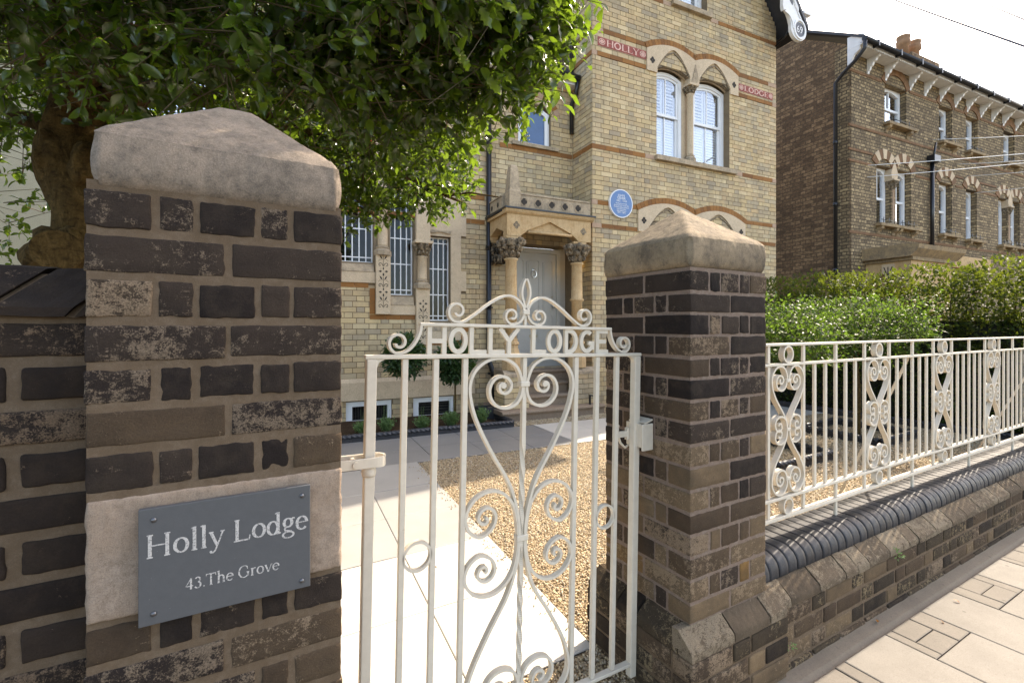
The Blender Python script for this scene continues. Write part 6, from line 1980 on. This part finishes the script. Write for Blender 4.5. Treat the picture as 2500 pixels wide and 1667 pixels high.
def lavender(u, v, s, label):
    p = Hw(u, v)
    t_ = thing('lavender_plant', label, 'plant', p, group='lavender plants along the soil bed')
    n = int(150*s)
    a = nrg.uniform(0, 2*math.pi, n); tilt = nrg.uniform(.05, .75, n)
    d = np.stack([np.cos(a)*np.sin(tilt), np.sin(a)*np.sin(tilt), np.cos(tilt)], 1)
    base = np.array([p[0], p[1], .05]) + nrg.normal(size=(n, 3))*np.array([.022, .022, .006])
    L = nrg.uniform(.09, .17, n)*s
    P = np.concatenate([base + d*(L*q)[:, None] for q in (.3, .5, .7, .9)]); D4 = np.concatenate([norm(d+nrg.normal(size=d.shape)*.45) for _ in range(4)])
    V, T = scatter(*LEAF_SMALL, P, rotmats(len(P), None, D4), nrg.uniform(.025, .042, len(P)))
    V[:, :] = V
    o = obj('foliage', fast_mesh('foliage', V, T), M['lavender_leaf'], t_); o['kind'] = 'stuff'
    o = obj('stems', twig_mesh(base, base+d*L[:, None], .0016, 'stems'), M['lavender_leaf'], t_); o['kind'] = 'stuff'
    kk = np.argsort(tilt)[:9]
    e = base[kk] + d[kk]*(L[kk]*1.75)[:, None]
    o = obj('flower_spikes', twig_mesh(np.concatenate([base[kk], e]), np.concatenate([e, e+d[kk]*.03]), .0022, 'flower_spikes'), M['lavender_leaf'], t_); o['kind'] = 'stuff'
for u, v, s, lb in ((-3.80, -.40, 1.0, 'small lavender plant just right of the gate post, first in the soil bed'), (-3.50, -.38, 1.1, 'lavender plant in front of the curtained basement window'), (-3.02, -.38, 1.0, 'lavender plant beside the bay tree stem, between the basement windows'), (-2.62, -.40, 1.25, 'lavender plant in front of the basement window with a blind'), (-2.17, -.38, 1.3, 'lavender plant nearest the planter box')):
    lavender(u, v, s, lb)

# ------------------------------------------------------------------ neighbouring terrace, far right
NB = Vector((13.373, 6.239, 0))
nb = thing('terrace_house', 'tall sooty brown brick terrace with white bracketed eaves, beyond the hedge', 'house', NB, HROT, world=False)
NL = 16.0; NE = 8.46
nwin = [(1.58, 2.62, 6.92, 7.98), (4.36, 5.10, 6.88, 7.96), (5.93, 6.68, 6.85, 7.94), (8.40, 9.20, 6.86, 7.92), (10.3, 11.1, 6.86, 7.92), (12.2, 13.0, 6.86, 7.92)]
nlow = [(1.20, 1.90, 4.18, 5.74), (2.10, 2.86, 4.18, 5.74), (4.36, 5.10, 4.17, 5.70), (5.93, 6.62, 4.13, 5.68), (8.05, 8.72, 4.12, 5.66), (8.92, 9.60, 4.12, 5.66), (11.2, 11.9, 4.12, 5.66), (12.8, 13.5, 4.12, 5.66)]
mb = MB(); wall_holes(mb, 0, NL, 0, NE+.15, nwin+nlow, 0, .35)
mb.build('front_wall', M['nb_brick'], nb)
gs = .655
MB().prism([(.352, 0), (7.6, 0), (7.6, NE+.17+gs*.35), (3.98, NE+.17+gs*3.98), (.352, NE+.17+gs*.352)], .002, .35, 'x').build('gable_wall', M['nb_gable'], nb)
MB().prism([(.0, 0), (.3515, 0), (.3515, NE+.16+gs*.352), (0, NE+.16)], .0018, .1, 'x').build('gable_return', M['nb_gable'], nb)
MB().prism([(-.40, NE+.09), (-.40, NE+.16), (4.0, NE+.16+gs*4.40), (8.2, NE+.3), (8.2, NE+.2), (4.0, NE+.09+gs*4.40)], -.10, NL, 'x').build('roof', M['roof_slate'], nb)
for (a, b, z0, z1) in nwin+nlow:
    arch_ = .10
    f = MB(); v = .15; fw_ = .08; c_ = (a+b)/2
    f.box(a, a+fw_, v, v+.08, z0, z1); f.box(b-fw_, b, v, v+.08, z0, z1); f.box(a+fw_, b-fw_, v, v+.08, z0, z0+.06)
    f.prism([(a+fw_, z1), (b-fw_, z1), (b-fw_, z1-.16), (c_+.12, z1-.075), (c_-.12, z1-.075), (a+fw_, z1-.16)], v+.001, v+.079, 'y')
    zm = z0 + (z1-z0)*.47
    f.box(a+fw_, b-fw_, v+.01, v+.06, zm-.03, zm+.03)
    wd = f.build('window', M['white_paint'], nb)
    MB().box(c_-.012, c_+.012, v+.02, v+.05, zm, z1-.07).build('glazing_bar', M['white_paint'], wd)
    MB().box(a+fw_, b-fw_, v+.045, v+.05, z0+.06, z1-.03).build('pane', M['glass'], wd)
    MB().box(a, b, v+.35, v+.4, z0, z1).build('room_shade', M['interior'], wd)
    mb = MB().bevbox(a-.08, b+.28, -.16, .14, z0-.085, z0-.003, .01)
    for q in (a+.05, b+.05): mb.prism([(0, z0-.086), (-.14, z0-.086), (-.12, z0-.15), (-.04, z0-.20), (-.02, z0-.27), (0, z0-.27)], q-.06, q+.06, 'x')
    mb.build('window_sill', M['nb_sill'], nb)
    mb = MB(); zt = z0
    for q in (a+.1, (a+b)/2, b-.1): mb.tube([(q, -.12, zt), (q, -.12, zt+.15)], .010, 5)
    mb.tube([(a, -.12, zt+.085), (b+.1, -.12, zt+.075)], .009, 5); mb.build('window_guard', M['black_iron'], nb)
    # pointed/segmental arch of alternating bricks and stones
    hw_ = (b-a)/2; r0 = hw_*1.12; zc_ = z1-.02-math.sqrt(max(.0, r0**2-hw_**2))
    th0 = math.degrees(math.acos(min(1, hw_/r0))); nv = 7 if z0 < 6 else 11
    for k in range(nv):
        a0, a1 = R(th0+(180-2*th0)*k/nv+.15), R(th0+(180-2*th0)*(k+1)/nv-.15)
        q = lambda an, rr_: (c_+rr_*math.cos(an), zc_+rr_*math.sin(an))
        ro = r0+.26 if z0 < 6 else r0+.20
        pale = (z0 < 6 and k % 2 == 1)
        MB().prism([q(a0, r0), q(a1, r0), q(a1, ro), q(a0, ro)], -.03 if pale else -.022, .2, 'y').build('arch_block', M['limestone'] if pale else M['nb_band'], nb)
# columns between the paired lights
for u in (2.0, 8.82):
    colonette(u, .06, 4.33, 5.16, .075, 5.161, 5.40, mat='pink_quoin', parent=nb)
    MB().prism([(u-.13, 5.446), (u+.13, 5.446), (u+.16, 5.6), (u, 5.95), (u-.16, 5.6)], -.03, .2, 'y').build('springer_stone', M['limestone'], nb)
# orange string courses
def nband(z0, z1, skip):
    a = 0.0
    for (p, q) in sorted(skip)+[(NL, NL)]:
        if p > a: MB().box(a-.012 if a == 0 else a, p, -.014, .02, z0, z1).build('string_course', M['nb_band'], nb)
        a = q
nband(7.96, 8.03, [(w_[0]-.15, w_[1]+.15) for w_ in nwin]); nband(6.56, 6.625, []); nband(5.95, 6.01, [(1.0, 3.1), (4.2, 5.3), (5.75, 6.8), (7.9, 9.8), (11, 12.1), (12.6, 13.7)])
nband(5.66, 5.72, [(.95, 3.1), (4.15, 5.3), (5.75, 6.8), (7.9, 9.8), (11, 12.1), (12.6, 13.7)]); nband(3.83, 3.90, []); nband(2.5, 2.57, [])
# eaves: soffit, serrated fascia, brackets, gutter
MB().box(-.08, NL, -.33, -.001, NE-.03, NE+.0).build('soffit', M['barge_paint'], nb)
mb = MB().box(-.08, NL, -.355, -.331, NE-.02, NE+.10)
k = -.06
while k < 12:
    mb.prism([(k, NE-.021), (k+.045, NE-.065), (k+.09, NE-.021)], -.354, -.335, 'y'); k += .09
mb.build('fascia', M['barge_paint'], nb)
br = [(0, NE-.031), (-.43, NE-.031), (-.40, NE-.08), (-.33, NE-.10), (-.29, NE-.16), (-.22, NE-.18), (-.18, NE-.25), (-.12, NE-.27), (-.09, NE-.34), (-.05, NE-.36), (-.03, NE-.42), (0, NE-.42)]
for u in (.80, 1.60, 2.80, 3.58, 4.40, 5.26, 5.98, 6.85, 7.6, 8.35, 9.25, 10.1, 11, 12, 13): MB().prism([(p[0]*.70, p[1]) for p in br], u-.035, u+.035, 'x').build('eaves_bracket', M['barge_paint'], nb)
MB().prism([(.0, NE-.40), (-.08, NE-.36), (-.16, NE-.20), (-.28, NE-.12), (-.30, NE+.02), (-.38, NE+.02), (-.38, NE+.22), (-.30, NE+.26), (.0, NE+.30)], -.075, -.02, 'x').build('eaves_end_board', M['barge_paint'], nb)
mb = MB().tube([(-.14, -.43, NE+.05), (NL, -.43, NE+.05)], .062, 10)
k = .35
while k < 11: mb.lathe([(.0, 0)], (0, 0), 3) if False else mb.box(k, k+.05, -.50, -.357, NE-.04, NE+.11); k += 1.0
mb.build('gutter', M['black_iron'], nb)
mb = MB().tube([(-.10, -.43, NE+.0), (-.10, -.42, NE-.18), (-.09, -.22, NE-.36), (-.09, .10, NE-.56), (-.09, .28, NE-.72), (-.09, .28, .1)], .045, 10)
for z in (6.2, 4.6, 2.9): mb.lathe([(.045, z-.05), (.06, z-.045), (.06, z+.045), (.045, z+.05)], (-.09, .28), 10)
mb.build('downpipe', M['black_iron'], nb)
mb = MB().tube([(3.83, -.07, 3.4), (3.83, -.07, 6.15)], .05, 10).bevbox(3.66, 4.0, -.20, -.01, 6.15, 6.34, .01).tube([(3.83, -.1, 6.3), (4.0, -.08, 6.75)], .03, 6)
mb.build('rainwater_head', M['black_iron'], nb)
# chimney
ck = MB().bevbox(10.6, 12.6, 3.6, 4.4, NE+2.2, NE+4.2, .02).bevbox(10.5, 12.7, 3.5, 4.5, NE+4.2, NE+4.45, .03).build('chimney', M['nb_gable'], nb)
for u in (10.9, 11.75): MB().lathe([(.20, NE+4.45), (.18, NE+4.95), (.25, NE+5.02), (.26, NE+5.22), (.22, NE+5.26), (.25, NE+5.34), (.25, NE+5.42)], (u, 4.0), 14).build('chimney_pot', M['chimney_pot'], ck)
# stone porch and name board
pp = MB().box(.72, 2.60, -1.0, -.001, 0, 3.05).build('porch', M['ochre_stone'], nb)
mb = MB().box(.66, 2.66, -1.06, -.001, 3.051, 3.13).prism([(-1.06, 3.131), (-1.22, 3.30), (-1.24, 3.40), (-1.0, 3.44), (0, 3.44), (0, 3.131)], .55, 2.78, 'x')
mb.build('porch_cornice', M['nb_sill'], pp)
mb = MB(); c_ = -.52
mb.prism([(c_+.40*math.cos(R(a)), 2.40+.40*math.sin(R(a))) for a in range(0, 181, 12)] + [(c_-.40, .3), (c_+.40, .3)], .716, .73, 'x'); mb.build('porch_doorway', M['nb_band'], pp)
MB().prism([(c_-.14, 3.0), (c_+.14, 3.0), (c_+.14, 2.80), (c_, 2.62), (c_-.14, 2.80)], .69, .722, 'x').build('keystone', M['limestone'], pp)
mb = MB()
for s in (-1, 0, 1): mb.ribbon([(c_+s*.01, 2.72), (c_+s*.05, 2.82), (c_+s*.09, 2.93)], .022, .688-abs(s)*.0005, .70)
for i_ in range(len(mb.v)): q = mb.v[i_]; mb.v[i_] = (q[1], q[0], q[2])
mb.build('carved_ornament', M['void'], pp)
sb = MB().bevbox(4.75, 7.15, -.14, -.001, 3.20, 3.56, .01).build('name_board', M['ochre_stone'], nb)
plain_text('VILLAS', .20, (5.95, -.142, 3.29), sb, M['nb_sill'])

# ------------------------------------------------------------------ rendered house behind the tree, far left
rh = thing('rendered_house', 'plain olive-grey rendered house wall behind the holly trunk, far left', 'house', (-5, 7, 0))
MB().box(-10, -1.55, 6.0, 9.5, 0, 5.2).build('wall', M['render'], rh)
MB().prism([(5.8, 5.15), (9.7, 5.15), (7.75, 7.2)], -10.2, -1.4, 'x').build('roof', M['roof_slate'], rh)

# ------------------------------------------------------------------ overhead cables
def cable(label, a, b, mat, r_, sag=.12):
    pts = []
    for k in range(25):
        t_ = k/24; pts.append((a[0]+(b[0]-a[0])*t_, a[1]+(b[1]-a[1])*t_, a[2]+(b[2]-a[2])*t_ - sag*4*t_*(1-t_)))
    tag(MB().tube(pts, r_, 6).build('overhead_cable', mat), label, 'cable', 'overhead cables')
def Nw(u, v, z):
    c, s = math.cos(HROT), math.sin(HROT)
    return (NB.x + u*c - v*s, NB.y + u*s + v*c, z)
cable('dark cable high in the sky, lower of the two at top right', (18.8, 8.35, 13.3), (11.0, 1.27, 4.64), M['cable_dark'], .02, .02)
cable('dark cable across the top right corner of the sky', (22.0, 6.5, 13.0), (11.0, 2.3, 6.1), M['cable_dark'], .02, .02)
for i, (u, z, zb, lb) in enumerate(((.75, 5.64, 5.30, 'pale cable crossing the paired window heads of the terrace, topmost from the left'), (.72, 5.33, 5.18, 'pale cable just below the paired window heads of the terrace'), (3.95, 6.85, 5.52, 'highest pale cable, below the second terrace window sill'), (5.3, 6.33, 5.1, 'pale cable starting above the third lower terrace window'), (5.9, 6.05, 4.98, 'middle pale cable of the lower bunch at the right edge'), (6.4, 5.60, 4.80, 'lowest pale cable of the bunch at the right edge'))):
    cable(lb, Nw(u, -.03, z), (17.4, .9, zb), M['cable_sunlit'], .009, .05)

# ------------------------------------------------------------------ small clutter on the ground
n = 260
Yp = nrg.uniform(1.66, 4.6, n); Xp = pathx(1.326, Yp) - np.abs(nrg.normal(size=n))*.05
V, T = scatter(PEB_V, PEB_T, np.stack([Xp, Yp, np.full(n, .0245)], 1), rotmats(n, .6), nrg.uniform(.005, .009, n))
tag(obj('gravel', fast_mesh('gravel', V, T), M['pebble']), 'stray pebbles kicked onto the edge of the paved path', 'gravel', kind='stuff')
for (x_, y_, lb) in ((2.90, .955, 'pale dry leaf on the small pavement blocks near the pier'), (3.18, 1.00, 'small dry leaf on the big slab beside the low wall'), (2.62, 1.10, 'curled brown leaf at the foot of the low wall'), (.95, 2.6, 'tiny brown leaf on the pale garden paving')):
    V, T = scatter(*LEAF_SPINY, np.array([[x_, y_, .012 if y_ < 1.3 else .028]]), rotmats(1, .9), np.array([.03]))
    tag(obj('fallen_leaf', fast_mesh('fallen_leaf', V, T), M['dry_leaf']), lb, 'leaf', 'fallen leaves')
for (x_, y_, z_, s_, lb) in ((2.86, 1.118, .268, 1.0, 'bright green weed sprouting from the low wall below its coping'), (1.905, 1.10, .13, .8, 'yellow-green weed growing from the foot of the right pier')):
    n = 26
    d = norm(nrg.normal(size=(n, 3)) + np.array([0, -1.0, .4]))
    V, T = scatter(*LEAF_SMALL, np.array([[x_, y_, z_]]) + d*nrg.uniform(.004, .022, (n, 1))*s_, rotmats(n, .3, d), nrg.uniform(.010, .018, n)*s_)
    tag(obj('wall_weed', fast_mesh('wall_weed', V, T), M['lavender_leaf']), lb, 'weed', 'weeds in the masonry')
